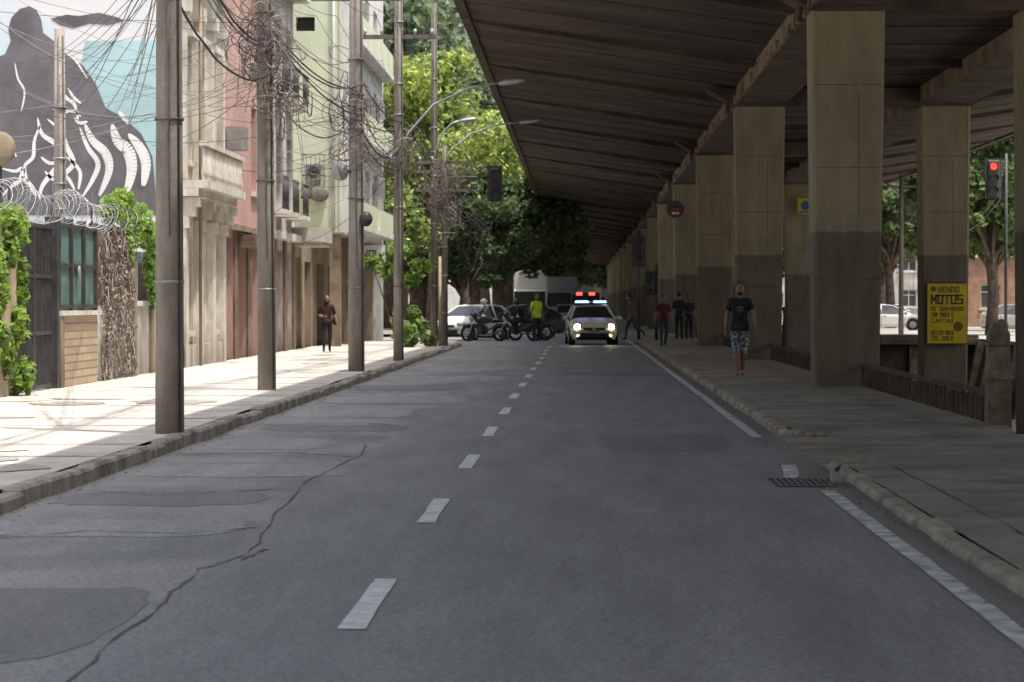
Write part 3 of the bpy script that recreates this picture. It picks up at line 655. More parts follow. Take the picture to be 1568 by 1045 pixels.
def block(name,x0,x1,y0,y1,h,mat,fl=3.1):
    b=MB(); ops=[]
    z=1.2
    while z+1.6<h:
        u=1.0
        while u+1.5<x1-x0: ops.append((u,u+1.3,z,z+1.5,'window_glass')); u+=2.9
        z+=fl
    wall(b,(x0,y0),(1,0,0),(0,-1,0),x1-x0,0,h,ops,mat,.2)
    ops=[];z=1.2
    while z+1.6<h:
        u=1.0
        while u+1.5<y1-y0: ops.append((u,u+1.3,z,z+1.5,'window_glass')); u+=2.9
        z+=fl
    xs,nx=(x1,1) if x1<0 else (x0,-1)
    wall(b,(xs,y0),(0,1,0),(nx,0,0),y1-y0,0,h,ops,mat,.2)
    b.quad((x0,y1,0),(x1,y1,0),(x1,y1,h),(x0,y1,h),mat); xo=x0 if nx>0 else x1
    b.quad((xo,y0,0),(xo,y1,0),(xo,y1,h),(xo,y0,h),mat); b.quad((x0,y0,h),(x1,y0,h),(x1,y1,h),(x0,y1,h),mat)
    b.box(x0-.2,x1+.2,y0-.2,y1+.2,h+.01,h+.35,'cream_trim')
    b.finish(name)
block('brown_building',24.5,52,172,190,4.4,'red_brick_wall')
block('apartment_building',27,60,235,260,22,'pale_plaster')
block('apartment_building',17.5,26,300,330,14,'cream_plaster')
block('apartment_building',-60,-12,350,370,24,'white_plaster')

# ------------------------------------------------------------------ fence, gate, walls on the left
b=MB()
b.box(-8.62,-8.42,20,37.2,.0,2.9,'ochre_wall'); b.box(-8.62,-8.42,37.2,40.2,.0,2.6,'ochre_wall')
b.finish('garden_wall')
b=MB()
for y0 in(40.25,41.72):
    b.box(-8.53,-8.47,y0,y0+.06,.16,2.75,'metal_dark'); b.box(-8.53,-8.47,y0+1.36,y0+1.42,.16,2.75,'metal_dark')
    for z in(.16,1.0,1.9,2.69): b.box(-8.53,-8.47,y0+.06,y0+1.36,z,z+.06,'metal_dark')
    b.box(-8.51,-8.50,y0+.06,y0+1.36,.22,2.69,'pole_dark')
    for q in np.arange(.14,1.32,.12): b.box(-8.495,-8.475,y0+q,y0+q+.03,.22,2.69,'metal_dark')
b.box(-8.6,-8.4,43.18,43.34,.1,2.9,'metal_dark')
b.finish('metal_gate')
b=MB()
b.box(-8.6,-8.42,43.7,46.9,.0,1.30,'brick_tiles'); b.box(-8.65,-8.36,43.4,47.0,1.30,1.38,'cream_trim'); b.box(-8.62,-8.38,43.36,43.7,.0,1.299,'ochre_plaster')
b.box(-8.53,-8.48,43.7,46.9,1.385,2.8,'green_paint_metal')
for yy in(43.5,44.6,45.7,46.85): b.box(-8.56,-8.42,yy,yy+.1,1.38,2.9,'metal_dark')
for z in(1.42,2.1,2.75): b.box(-8.47,-8.44,43.6,46.85,z,z+.06,'metal_dark')
b.ell((-8.42,45.2,2.0),(.03,.1,.14),'metal_grey')
b.finish('brick_fence')
b=MB()
b.box(-8.62,-8.45,47.05,57,.0,1.45,'pale_plaster'); b.box(-8.66,-8.40,50.6,57,1.452,1.55,'cream_trim')
for yy in(50.6,52.7,54.8,56.6): b.box(-8.66,-8.38,yy,yy+.3,.0,2.3,'ochre_plaster')
for yy in np.arange(51,56.6,.14): b.tube([(-8.52,yy,1.55),(-8.52,yy,2.5)],.012,'metal_dark',4)
b.finish('low_wall')
b=MB(); pts=[]
for i in range(900):
    t=i/900; a=t*2*math.pi*52; yy=36+t*14.5; r=.25+.04*math.sin(i*.7)
    pts.append((-8.48+r*math.cos(a),yy+.1*math.sin(a*1.3),3.05+.06*math.sin(yy*1.3)+r*math.sin(a)))
b.tube(pts,.006,'galvanised',3); 
for yy in(37,40,43.3,46.8,50): b.tube([(-8.5,yy,2.6),(-8.5,yy,3.45)],.02,'metal_dark',5)
b.finish('razor_wire')

# ------------------------------------------------------------------ foliage
def leaf_cloud(cent,rad,n,size,mat,shell=.55):
    cent=np.array(cent,float);rad=np.array(rad,float)
    if rad.ndim==1: rad=np.repeat(rad[:,None],3,1)
    wgt=(rad.prod(1))**(2/3); idx=np.random.choice(len(cent),n,p=wgt/wgt.sum())
    d=np.random.normal(size=(n,3)); d/=np.linalg.norm(d,axis=1)[:,None]
    r=shell+(1.12-shell)*np.random.rand(n)**.8
    p=cent[idx]+d*r[:,None]*rad[idx]+np.random.normal(size=(n,3))*rad[idx]*.09
    nrm=d*.6+np.random.normal(size=(n,3))*.6+np.array([0,0,.4]); nrm/=np.linalg.norm(nrm,axis=1)[:,None]
    u=np.cross(nrm,np.random.normal(size=(n,3))); u/=np.linalg.norm(u,axis=1)[:,None]; v=np.cross(nrm,u)
    s=size*(.5+np.random.rand(n))[:,None]
    a=p-u*s*.5; c=p+u*s*.5; e=p+v*s*.34+nrm*s*.08; f=p-v*s*.34+nrm*s*.08
    return np.stack([a,f,c,e],1).reshape(-1,3)
def add_leaves(mb,V,mat):
    o=len(mb.v); k=mb.mi(mat); n=len(V)//4
    mb.v.extend(map(tuple,V.tolist())); 
    mb.f.extend([[o+4*i,o+4*i+1,o+4*i+2,o+4*i+3] for i in range(n)]); mb.m.extend([k]*n); mb.s.extend([False]*n)
def tree(name,x,y,h,cr,mat,n=12000,size=.32,trunk=.3,base=.35,mat2=None,seed=1,nc=26):
    rs=random.Random(seed); np.random.seed(seed); b=MB()
    zb=h*base
    b.tube([(0,0,0),(.1,.05,zb*.5),(-.05,.1,zb),(.1,0,h*.6)],[trunk*1.3,trunk,trunk*.85,trunk*.45],'bark',9)
    cl=[];rd=[]
    for i in range(nc):
        a=rs.uniform(0,6.28); q=rs.random()**.5; t=rs.random()
        zc=zb+(h-zb)*(.12+.78*t); prof_=math.sin(math.pi*(.18+.72*t))
        rr=cr*q*prof_*.9
        c=(math.cos(a)*rr,math.sin(a)*rr,zc); r=cr*rs.uniform(.15,.32)
        cl.append(c); rd.append((r,r,r*.7))
        if i%2==0: b.tube([(0,0,zb*rs.uniform(.75,1.1)),(c[0]*.45,c[1]*.45,(zb+zc)/2+.2),c],[trunk*.45,trunk*.28,trunk*.08],'bark',6)
    V=leaf_cloud(cl,rd,n,size,mat,.35)
    m=int(n*.72)*4; add_leaves(b,V[:m],mat); add_leaves(b,V[m:],mat2 or mat)
    o=b.finish(name,(0,0,0)); o.location=(x,y,0); return o
def inst(o,x,y,s=1,r=0,sz=None):
    c=D.objects.new(o.name.split('.')[0],o.data); c.location=(x,y,0); c.scale=(s,s,sz or s); c.rotation_euler=(0,0,r); scene.collection.objects.link(c); return c
t1=tree('street_tree',-7.6,140,14.8,5.0,'leaf_bright',15000,.30,.35,.42,'leaf_mid',3,44)
t2=tree('street_tree',-4.8,160,11.0,4.6,'leaf_dark',12000,.32,.4,.24,'leaf_mid',5,34)
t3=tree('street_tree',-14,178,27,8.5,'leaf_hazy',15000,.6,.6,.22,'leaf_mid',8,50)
t4=tree('street_tree',19.5,128,10.5,4.2,'leaf_mid',9000,.34,.25,.35,'leaf_dark',11,26)
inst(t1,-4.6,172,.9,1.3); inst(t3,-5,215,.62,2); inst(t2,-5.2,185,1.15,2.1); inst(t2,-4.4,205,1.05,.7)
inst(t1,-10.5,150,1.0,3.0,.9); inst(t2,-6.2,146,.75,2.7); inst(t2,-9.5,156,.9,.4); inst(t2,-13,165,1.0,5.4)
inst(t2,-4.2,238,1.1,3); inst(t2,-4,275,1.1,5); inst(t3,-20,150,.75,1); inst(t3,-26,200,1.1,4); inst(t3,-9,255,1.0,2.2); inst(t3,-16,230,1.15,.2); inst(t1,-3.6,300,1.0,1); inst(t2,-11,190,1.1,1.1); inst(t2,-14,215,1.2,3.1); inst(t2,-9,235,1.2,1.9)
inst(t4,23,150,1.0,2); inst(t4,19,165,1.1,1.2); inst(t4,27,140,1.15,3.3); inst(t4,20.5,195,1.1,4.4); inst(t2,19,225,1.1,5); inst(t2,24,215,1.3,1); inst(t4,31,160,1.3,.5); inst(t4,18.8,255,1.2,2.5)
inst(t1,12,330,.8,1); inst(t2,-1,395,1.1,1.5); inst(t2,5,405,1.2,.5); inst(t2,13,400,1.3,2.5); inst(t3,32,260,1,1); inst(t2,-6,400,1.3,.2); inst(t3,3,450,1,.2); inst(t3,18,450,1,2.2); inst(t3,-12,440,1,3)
def shrub(name,cl,rd,n,size,mat,stems=True,mat2=None,seed=2):
    np.random.seed(seed); b=MB(); V=leaf_cloud(cl,rd,n,size,mat,.1); m=(n*3//4)*4
    add_leaves(b,V[:m],mat); add_leaves(b,V[m:],mat2 or mat)
    if stems:
        c0=np.mean(cl,0); zb=.13
        for c in cl: b.tube([(c0[0],c0[1],zb),((c0[0]+c[0])/2,(c0[1]+c[1])/2,(zb+c[2])/2+.1),tuple(c)],[.04,.025,.008],'bark',5)
    return b.finish(name)
shrub('climbing_ivy',[(-8.40,38.0,2.3),(-8.4,38.7,1.8),(-8.4,39.4,2.35),(-8.38,39.9,1.15),(-8.45,40.3,2.6),(-8.35,38.6,1.0),(-8.3,39.9,.40),(-8.4,39.5,2.75),(-8.38,40.3,1.8),(-8.36,39.2,.75)],[(.16,.5,.35),(.14,.4,.5),(.18,.4,.3),(.14,.3,.3),(.15,.5,.25),(.12,.4,.3),(.18,.35,.3),(.18,.6,.22),(.1,.2,.4),(.1,.2,.3)],3000,.12,'leaf_ivy',False,'leaf_mid')
shrub('climbing_ivy',[(-8.45,48.4,3.2),(-8.4,49.4,3.4),(-8.4,50.6,3.15),(-8.35,51.6,2.9),(-8.3,52.6,2.7),(-8.3,51.9,2.2),(-8.35,53.2,2.35),(-8.45,50.2,2.6),(-8.3,52.2,1.75)],[(.22,.5,.25),(.2,.45,.2),(.25,.5,.28),(.22,.5,.33),(.22,.42,.33),(.13,.28,.4),(.17,.4,.33),(.16,.25,.35),(.08,.15,.35)],2900,.12,'leaf_ivy',False,'leaf_mid',4)
b=MB()
for i in range(420):
    y0=random.uniform(47.1,50.5); z0=random.uniform(.2,2.9); x0=-8.42+random.uniform(-.12,.1)
    pts=[(x0,y0,z0)]
    for k in range(3):
        x0+=random.uniform(-.05,.06);y0+=random.uniform(-.12,.12);z0-=random.uniform(.0,.28); pts.append((x0,y0,max(z0,.15)))
    b.tube(pts,random.uniform(.006,.018),'twig_brown',3)
b.box(-8.6,-8.5,47.05,50.55,1.46,2.9,'brown_stone')
add_leaves(b,leaf_cloud([(-8.42,48.0,1.3),(-8.42,49.6,1.3),(-8.42,48.8,2.3)],[(.12,.9,1.1)]*3,1500,.07,'twig_brown',.1),'twig_brown')
b.finish('dry_vine')
shrub('street_shrub',[(-5.3,84.0,.5),(-5.0,84.6,.8),(-5.6,85.2,.6),(-4.8,85.6,.35),(-5.2,84.6,1.2),(-5.7,84.2,1.0)],[(.3,.4,.36),(.28,.4,.25),(.26,.4,.35),(.25,.4,.25),(.18,.3,.28),(.2,.3,.2)],1200,.17,'leaf_mid',True,'leaf_ivy')
shrub('young_street_tree',[(-6.3,88,2.6),(-5.6,88.2,2.3),(-5.1,87.8,2.75),(-6.8,87.8,2.9),(-5.9,88,3.2)],[(.45,.45,.22)]*5,1000,.18,'leaf_ivy',True,'leaf_mid',5)
shrub('hedge',[(-7.5,104.5,3.8),(-7.0,106,5.0),(-6.3,107,4.2),(-7.6,108,5.8)],[(.9,1.1,.7)]*4,1900,.24,'leaf_mid',True,'leaf_bright',6)

# ------------------------------------------------------------------ poles and wires
def upole(x,y,h,r,boxes=(),arm=None,mat='pole_concrete',cross=None,lean=0):
    b=MB()
    b.tube([(x,y,.05),(x+lean*.3,y,h*.33),(x+lean*.7,y,h*.66),(x+lean,y,h)],[r,r*.92,r*.84,r*.74],mat,14)
    for z in [h*k for k in(.18,.36,.5,.57,.64,.78)]: b.tube([(x+lean*z/h,y,z),(x+lean*z/h,y,z+.03)],r*1.015,'metal_grey' if int(z*10)%2 else 'pole_dark',14)
    b.tube([(x+r*.75,y-r*.60,.15),(x+r*.7+lean*.5,y-r*.6,h*.5),(x+r*.55+lean,y-r*.55,h*.98)],.014,'cable_black',6)
    b.tube([(x+r*.1,y-r*1.0,2.2),(x+r*.1+lean*.5,y-r*.93,h*.5),(x+r*.05+lean,y-r*.80,h*.98)],.012,'cable_grey',6)
    for z in (cross or []):
        b.box(x-.9,x+.9,y-.05,y+.05,z,z+.1,'pole_dark')
        for q in(-.8,-.4,.4,.8): b.tube([(x+q,y,z+.1),(x+q,y,z+.16),(x+q,y,z+.24)],[.02,.045,.03],'lens_off',8)
    for (dx,z,s) in boxes:
        b.ell((x+dx,y-.1,z),(s,s*.8,s*1.1),'metal_grey' if dx<0 else 'metal_dark',12,8); b.box(min(x,x+dx),max(x,x+dx),y-.12,y-.08,z-.03,z+.03,'metal_dark')
    if arm:
        for (ex,z0,ez) in arm:
            L_=ex-x
            b.tube([(x,y-.1,z0),(x+L_*.10,y-.1,z0+(ez-z0)*.35),(x+L_*.35,y-.1,z0+(ez-z0)*.72),(x+L_*.7,y-.1,z0+(ez-z0)*.93),(ex,y-.1,ez)],[.035,.032,.03,.028,.025],'galvanised',7)
            b.ell((ex+.28,y-.1,ez+.02),(.34,.14,.07),'galvanised',12,6,Matrix.Rotation(math.radians(-8),3,'Y'))
    b.finish('utility_pole',(x,y,.05))
upole(-4.31,28.25,9.5,.155,boxes=())
upole(-4.94,42.5,9.5,.15,cross=(6.9,),lean=-.05)
upole(-4.50,54.3,10,.17,boxes=((-.32,4.15,.17),(.2,3.2,.14)),cross=(7.6,))
upole(-4.31,64.2,10.5,.125,arm=[(-1.9,4.9,6.75)],cross=(7.8,))
upole(-4.85,90,11.5,.13,arm=[(-4.0,6.2,7.6)],mat='pole_dark')
upole(-4.35,87,6.6,.11,arm=[(-1.9,6.0,7.35)],mat='pole_dark',cross=(6.0,5.7,5.1))
upole(-8.9,46,6.2,.12,cross=())
b=MB(); b.tube([(-4.45,86,.1),(-4.45,86,1.5),(-4.45,86,3.0)],[.055,.05,.045],'ochre_wall',8); b.finish('marker_post')
b=MB()
def wire(p,q,sag,r,mat='cable_black',n=14,wob=.0):
    p=Vector(p);q=Vector(q);pts=[]
    for i in range(n+1):
        t=i/n; v=p.lerp(q,t); v.z-=sag*4*t*(1-t); v+=Vector((random.uniform(-wob,wob),random.uniform(-wob,wob),random.uniform(-wob,wob))); pts.append(v)
    b.tube(pts,r,mat,3,False)
poles=[(-4.2,12.5),(-4.31,28.25),(-4.94,42.5),(-4.5,54.3),(-4.31,64.2),(-4.5,76),(-4.35,88),(-4.6,112),(-4.6,140)]
R=random.Random(3)
for (a,c) in zip(poles[:-1],poles[1:]):
    for k in range(12):
        z0=R.uniform(4.9,6.3);z1=z0+R.uniform(-.35,.35)
        wire((a[0]+R.uniform(-.15,.15),a[1],z0),(c[0]+R.uniform(-.15,.15),c[1],z1),R.uniform(.1,.6),R.choice([.006,.008,.009,.018]),R.choice(['cable_black','cable_black','cable_grey']),14,.008)
    for q in(-.8,-.4,.4,.8): wire((a[0]+q,a[1],7.3),(c[0]+q,c[1],7.3),.3,.006)
for k in range(38):
    p=R.choice(poles[1:6]); yy=p[1]+R.uniform(-6,14)
    zz=R.uniform(3.0,8.0); xx=-8.45 if yy<85 else -7.5
    if yy<56: xx=-12.5+R.uniform(0,3.5); zz=R.uniform(4.5,7.5); yy=56.9
    wire((p[0],p[1],R.uniform(4.6,6.3)),(xx,yy,zz),R.uniform(.1,.7),R.choice([.005,.007,.009]),R.choice(['cable_black','cable_grey','cable_grey']))
for k in range(16):
    wire((-4.94,42.5,R.uniform(4.6,6.4)),(-8.5-R.uniform(0,3),R.uniform(36,46),R.uniform(3.6,6.9)),R.uniform(.1,.8),R.choice([.004,.006]),R.choice(['cable_black','cable_grey']))
for k in range(8):
    wire((-4.31,28.25,R.uniform(4.7,5.5)),(-8.9,46,R.uniform(4.4,6.1)),R.uniform(.05,.4),R.choice([.004,.005]),'cable_black')
b.finish('overhead_wires',(0,0,0))
b=MB()
def tangle(x,y,z,n,rr):
    for k in range(n):
        cx,cy,cz=x+R.gauss(0,.24)*rr,y+R.gauss(0,.5),z+R.gauss(0,.34)*rr
        a0=R.uniform(0,6.28); ra=R.uniform(.08,.36)*rr; rb=R.uniform(.10,.40)*rr; turns=R.uniform(.5,1.8); tilt=R.uniform(-1,1); pts=[]
        m=int(12*turns)+4
        for i in range(m):
            a=a0+turns*6.28*i/m; q=1+.2*math.sin(i*.9+k)
            pts.append((cx+ra*math.cos(a)*q,cy+ra*math.cos(a)*tilt,cz+rb*math.sin(a)*q-.2*rr*(i/m)))
        b.tube(pts,R.choice([.005,.007,.012]),R.choice(['cable_black','cable_grey','cable_grey','twig_brown']),3,False)
    for k in range(n//5):
        xx=x+R.gauss(0,.25)*rr; zz=z+R.uniform(-.2,.3)
        b.tube([(xx,y-.2,zz),(xx+R.uniform(-.1,.1),y-.2,zz-.4),(xx+R.uniform(-.2,.2),y-.2,zz-R.uniform(.5,1.1))],.006,'cable_grey',3,False)
tangle(-4.94,42.4,5.5,44,.85); tangle(-4.65,42.4,4.75,30,.6); tangle(-4.94,42.4,6.1,22,.7)
tangle(-4.5,54.2,5.6,34,.8); tangle(-4.5,54.2,4.7,22,.65); tangle(-4.31,64.1,5.0,34,.85); tangle(-4.35,87,5.3,44,1.1); tangle(-4.35,87,4.5,28,1.0); tangle(-4.6,90,6.3,14,.9)
b.finish('cable_tangle',(0,0,0))
b=MB(); b.ell((-9.2,42.5,3.95),(.28,.07,.28),'ochre_plaster',16,8); b.tube([(-9.2,42.6,3.95),(-9.2,42.7,2.6)],.03,'metal_dark'); b.tube([(-9.2,42.4,3.9),(-9.1,42.1,3.75)],.012,'metal_dark',5); b.finish('satellite_dish')

# ------------------------------------------------------------------ traffic lights
def tlight(x,y,z0,s,lit=None,arm=0,pole=True):
    b=MB(); h=1.05*s; w_=.34*s
    b.bbox(x-w_/2,x+w_/2,y,y+.22,z0,z0+h,'metal_dark',.03); b.box(x-w_*.72,x+w_*.72,y+.10,y+.12,z0-.08,z0+h+.08,'metal_dark')
    for i in range(3):
        zc=z0+h*(5-2*i)/6; on=(lit==i)
        b.disc((x,y-.006,zc),(0,-1,0),.095*s,'lamp_red' if on else 'helmet_dark',16)
        pts=[(x+.125*s*math.cos(a),y-.0,zc+.125*s*math.sin(a)) for a in np.linspace(-.2,math.pi+.2,9)]
        for p,q in zip(pts[:-1],pts[1:]): b.quad(p,q,(q[0],y-.2*s,q[2]-.02),(p[0],y-.2*s,p[2]-.02),'metal_dark')
    if pole: b.tube([(x+arm,y+.2,0),(x+arm,y+.2,z0+h+.3)],.07,'metal_dark',10); 
    if arm: b.tube([(x+arm,y+.2,z0+h*.7),(x,y+.2,z0+h*.7)],.04,'metal_dark',8)
    b.finish('traffic_light')
tlight(17.45,114.,6.0,1.45,0,.55)
tlight(2.3,104,3.0,1.0,None,.0); tlight(2.75,104.5,1.9,.75,None,.25)
tlight(13.2,122,2.2,1.0,None,.3)
tlight(9.35,130,1.75,.9,0,.3)
tlight(-2.84,90.4,5.0,1.0,None,-2.0,True)
for (x,y,h) in((15.0,126,7.5),(26.2,170,9)):
    b=MB(); b.tube([(x,y,0),(x,y,h)],[.13,.09],'pole_dark',10); b.box(x-.7,x+.7,y-.04,y+.04,h-.6,h-.5,'pole_dark'); b.tube([(x,y,h-1),(x-1,y,h-.3),(x-2.2,y,h-.1)],.03,'galvanised',6); b.finish('street_lamp')
b=MB()
for k in range(6): wire((15.0,126,6.6-k*.1),(19.5,130-k,7.0-k*.12),.9+.15*k,.012,'cable_grey')
for k in range(5): wire((15,126,7),(40,190,8+.2*k),1.5,.015)
b.finish('hanging_cables',(0,0,0))

# ------------------------------------------------------------------ vehicles
def car(name,x,y,yaw,paint,lit=False,police=False,roof=1.46):
    b=MB(); k=roof/1.46
    st=[(-2.10,.30,.46,.56,.62,.52),(-2.03,.21,.58,.68,.77,.66),(-1.72,.18,.69,.80,.835,.74),(-1.05,.18,.84,.96,.86,.76),(-.22,.18,.89,1.37*k,.87,.60),(.45,.18,.91,1.43*k,.87,.62),(1.25,.18,.93,1.37*k,.86,.60),(1.88,.20,.92,1.03,.83,.70),(2.06,.28,.80,.90,.78,.68)]
    R_=[]
    for (yy,zb,zl,zt,wl,wt) in st:
        half=[(0,zb),(wl*.88,zb),(wl,zb+.18),(wl*1.01,zl-.12),(wl*.97,zl),(wt,zt-.03),(wt*.8,zt+.01),(0,zt+.03)]
        R_.append([(a,yy,z) for a,z in half]+[(-a,yy,z) for a,z in half[-2:0:-1]])
    n=len(R_[0])
    for i in range(len(R_)-1):
        for j in range(n):
            j2=(j+1)%n; g='%s'%paint
            if j in(4,9) and 3<=i<=6: g='car_glass'
            if j in(5,6,7,8) and i in(3,6): g='car_glass'
            if j in(0,n-1): g='rubber'
            b.add([R_[i][j],R_[i][j2],R_[i+1][j2],R_[i+1][j]],[(0,1,2,3)],g,False)
    b.add(R_[0],[tuple(range(n))],paint); b.add(R_[-1],[tuple(range(n))],paint)
    for sx in(-1,1):
        b.tube([(sx*.80,-1.03,.95),(sx*.60,-.22,1.37*k)],.035,paint,6); b.tube([(sx*.855,.42,.92),(sx*.63,.45,1.42*k)],.035,paint,6); b.tube([(sx*.62,1.25,1.36*k),(sx*.76,1.88,1.0)],.05,paint,6)
        b.tube([(sx*.60,-.22,1.375*k),(sx*.62,.45,1.43*k),(sx*.60,1.25,1.37*k)],.03,paint,6)
        b.ell((sx*.97,-.80,.98),(.10,.06,.07),paint,10,6); b.tube([(sx*.86,-.8,.93),(sx*.95,-.8,.96)],.02,'rubber',6)
        for wy in(-1.32,1.28):
            b.tube([(sx*.66,wy,.31),(sx*.86,wy,.31),(sx*.885,wy,.31)],[.31,.31,.28],'rubber',22)
            b.disc((sx*.888,wy,.31),(sx,0,0),.20,'rim',16)
            b.disc((sx*.868,wy,.33),(sx,0,0),.37,'metal_dark',22)
            for a in range(5):
                aa=a*1.2566; b.tube([(sx*.893,wy,.31),(sx*.893,wy+.18*math.cos(aa),.31+.18*math.sin(aa))],.022,'rim',5)
        for yy in(-.9,.42,1.3): b.box(sx*.874-.004,sx*.874+.004,yy,yy+.012,.3,.86,'rubber')
        b.box(sx*.875-.012,sx*.875+.012,.15,.32,.78,.81,'rubber'); 
        hm='headlight_on' if lit else 'lens_off'
        b.ell((sx*.62,-1.98,.67),(.19,.10,.10),'lens_off',12,8,Matrix.Rotation(sx*.35,3,'Z'))
        b.ell((sx*.60,-2.04,.67),(.12,.07,.085),hm,12,8)
        b.ell((sx*.58,-2.06,.36),(.07,.05,.05),'headlight_glow' if lit else 'lens_off',10,6)
        b.ell((sx*.70,2.0,.78),(.13,.08,.12),'sign_red',10,6)
    b.box(-.38,.38,-2.115,-2.05,.54,.63,'rubber'); b.box(-.5,.5,-2.12,-2.05,.28,.44,'rubber'); b.box(-.07,.07,-2.125,-2.115,.55,.62,'chrome')
    b.box(-.2,.2,-2.14,-2.122,.42,.53,'grey_cloth'); b.box(-.2,.2,2.09,2.10,.5,.62,'white_cloth')
    b.box(-.7,.7,-2.10,-2.04,.46,.5,paint)
    b.tube([(-.3,-.98,.98),(.15,-.8,1.06)],.012,'rubber',4)
    if police:
        b.bbox(-.58,.58,.05,.35,1.46*k,1.52*k,'rubber',.02)
        b.bbox(-.57,-.08,.07,.33,1.522*k,1.60*k,'beacon_blue',.03); b.bbox(.1,.57,.07,.33,1.522*k,1.60*k,'beacon_blue',.03); b.bbox(-.07,.09,.07,.33,1.522*k,1.59*k,'lens_off',.02)
        for sx in(-1,1): b.box(sx*.880-.003,sx*.880+.003,-.85,1.2,.50,.62,'sign_blue')
    b.xform(Matrix.Translation((x,y,0))@Matrix.Rotation(yaw,4,'Z')); return b.finish(name)
car('police_car',.43,98.5,math.radians(3),'car_pearl',True,True)
car('white_car',-4.35,110,math.radians(-28),'car_white')
car('dark_car',-2.8,117,math.radians(-75),'car_dark')
car('white_car',22,190,math.radians(10),'car_white'); car('white_car',17.4,152,math.radians(85),'car_white'); car('silver_car',23.2,142,math.radians(95),'car_pearl'); car('white_car',25.8,158,math.radians(100),'car_white')
car('silver_car',12.0,135,math.radians(180),'car_silver'); car('dark_car',-2.4,230,0,'car_dark'); car('silver_car',-.6,150,math.radians(-4),'car_silver'); car('silver_car',1.0,210,0,'car_silver',True)
car('white_car',19.5,215,math.radians(180),'car_white')
def van(name,x,y,w_,h,l,paint,cab='car_glass',beacon=None):
    b=MB()
    b.bbox(-w_/2,w_/2,-l/2+1.5,l/2,.55,h,paint,.08)
    hw=w_*.47
    pr=[(-l/2,.45),(-l/2-.03,1.15),(-l/2+.25,1.25),(-l/2+.75,min(h*.92,2.3)),(-l/2+1.49,min(h*.95,2.45)),(-l/2+1.49,.45)]
    vs=[(-hw,a,z) for a,z in pr]+[(hw,a,z) for a,z in pr]; n=len(pr)
    for i in range(n):
        j=(i+1)%n; b.add([vs[i],vs[j],vs[n+j],vs[n+i]],[(0,1,2,3)],cab if i==2 else paint)
    b.add(vs[:n],[tuple(range(n))],paint); b.add(vs[n:],[tuple(range(n))],paint)
    for sx in(-1,1):
        b.quad((sx*(hw+.004),-l/2+.45,1.3),(sx*(hw+.004),-l/2+.8,2.05),(sx*(hw+.004),-l/2+1.35,2.05),(sx*(hw+.004),-l/2+1.35,1.3),'car_glass')
        for wy in(-l/2+.85,l/2-1.0): b.tube([(sx*(hw-.25),wy,.40),(sx*(hw+.02),wy,.40)],[.4,.4],'rubber',18); b.disc((sx*(hw+.024),wy,.4),(sx,0,0),.22,'rim')
        b.ell((sx*hw*.75,-l/2-.01,.85),(.14,.06,.1),'lens_off'); b.box(sx*(hw+.2)-.08,sx*(hw+.2)+.08,-l/2+.5,-l/2+.56,1.45,1.85,'rubber'); b.tube([(sx*hw,-l/2+.53,1.8),(sx*(hw+.2),-l/2+.53,1.8)],.02,'rubber',5)
    b.box(-hw*.6,hw*.6,-l/2-.04,-l/2+.02,.75,1.0,'rubber'); b.box(-hw,hw,-l/2-.1,-l/2+.1,.42,.62,'rubber')
    if beacon:
        zt=min(h*.95,2.45)
        for sx in(-1,1): b.bbox(sx*.35-.17,sx*.35+.17,-l/2+1.0,-l/2+1.2,zt-.04,zt+.12,beacon,.03)
    b.xform(Matrix.Translation((x,y,0))); return b.finish(name)
van('delivery_truck',-3.3,182,2.2,3.75,6,'car_white'); van('delivery_truck',-1.3,204,2.3,3.5,7,'grey_cloth'); van('police_van',.35,150,1.6,2.1,4.6,'car_dark','car_glass','beacon_red')
def moto(name,x,y,yaw,tank='moto_black'):
    b=MB()
    for wy in(-.70,.68):
        pts=[(0,wy+.27*math.cos(a),.31+.27*math.sin(a)) for a in np.linspace(0,2*math.pi,21)]
        b.tube(pts,.055,'rubber',8,False)
        b.tube([(-.05,wy,.31),(.05,wy,.31)],.06,'chrome',8)
        for a in range(6): b.tube([(0,wy,.31),(0,wy+.25*math.cos(a*1.047),.31+.25*math.sin(a*1.047))],.012,'rim',4)
    for sx in(-.09,.09): b.tube([(sx,-.70,.31),(sx,-.58,.65),(sx*.9,-.45,1.0)],[.025,.03,.03],'chrome',6)
    b.tube([(-.36,-.32,1.02),(-.2,-.42,1.05),(.2,-.42,1.05),(.36,-.32,1.02)],.018,'rubber',6)
    b.ell((0,-.55,.92),(.14,.12,.13),'lens_off',10,8); b.ell((0,-.48,1.02),(.17,.15,.14),tank,10,8)
    b.ell((0,-.15,.84),(.15,.28,.14),tank,12,8); b.ell((0,.35,.80),(.13,.38,.07),'rubber',12,6); b.ell((0,.72,.82),(.10,.18,.08),tank,10,6); b.ell((0,.85,.78),(.07,.04,.05),'sign_red',8,6)
    b.ell((0,-.05,.45),(.16,.22,.2),'metal_dark',12,8); b.tube([(0,-.4,.9),(0,-.2,.65),(0,0,.4),(0,.3,.5),(0,.6,.72)],.035,tank,6); b.tube([(.12,.0,.35),(.12,.68,.31)],.02,'chrome',6); b.tube([(-.14,-.1,.35),(-.15,.3,.3),(-.16,.8,.40)],[.03,.04,.05],'chrome',8)
    b.tube([(0,-.98,.45),(0,-.85,.62),(0,-.65,.66),(0,-.48,.55)],[.03,.06,.06,.03],tank,6); b.bbox(-.2,.2,.62,1.0,.88,1.15,'rubber',.03)
    for sx in(-1,1): b.tube([(sx*.2,-.38,1.05),(sx*.28,-.38,1.22)],.008,'rubber',4); b.ell((sx*.29,-.38,1.25),(.06,.02,.04),'rubber',8,5)
    b.xform(Matrix.Translation((x,y,.0))@Matrix.Rotation(yaw,4,'Z')); return b.finish(name)

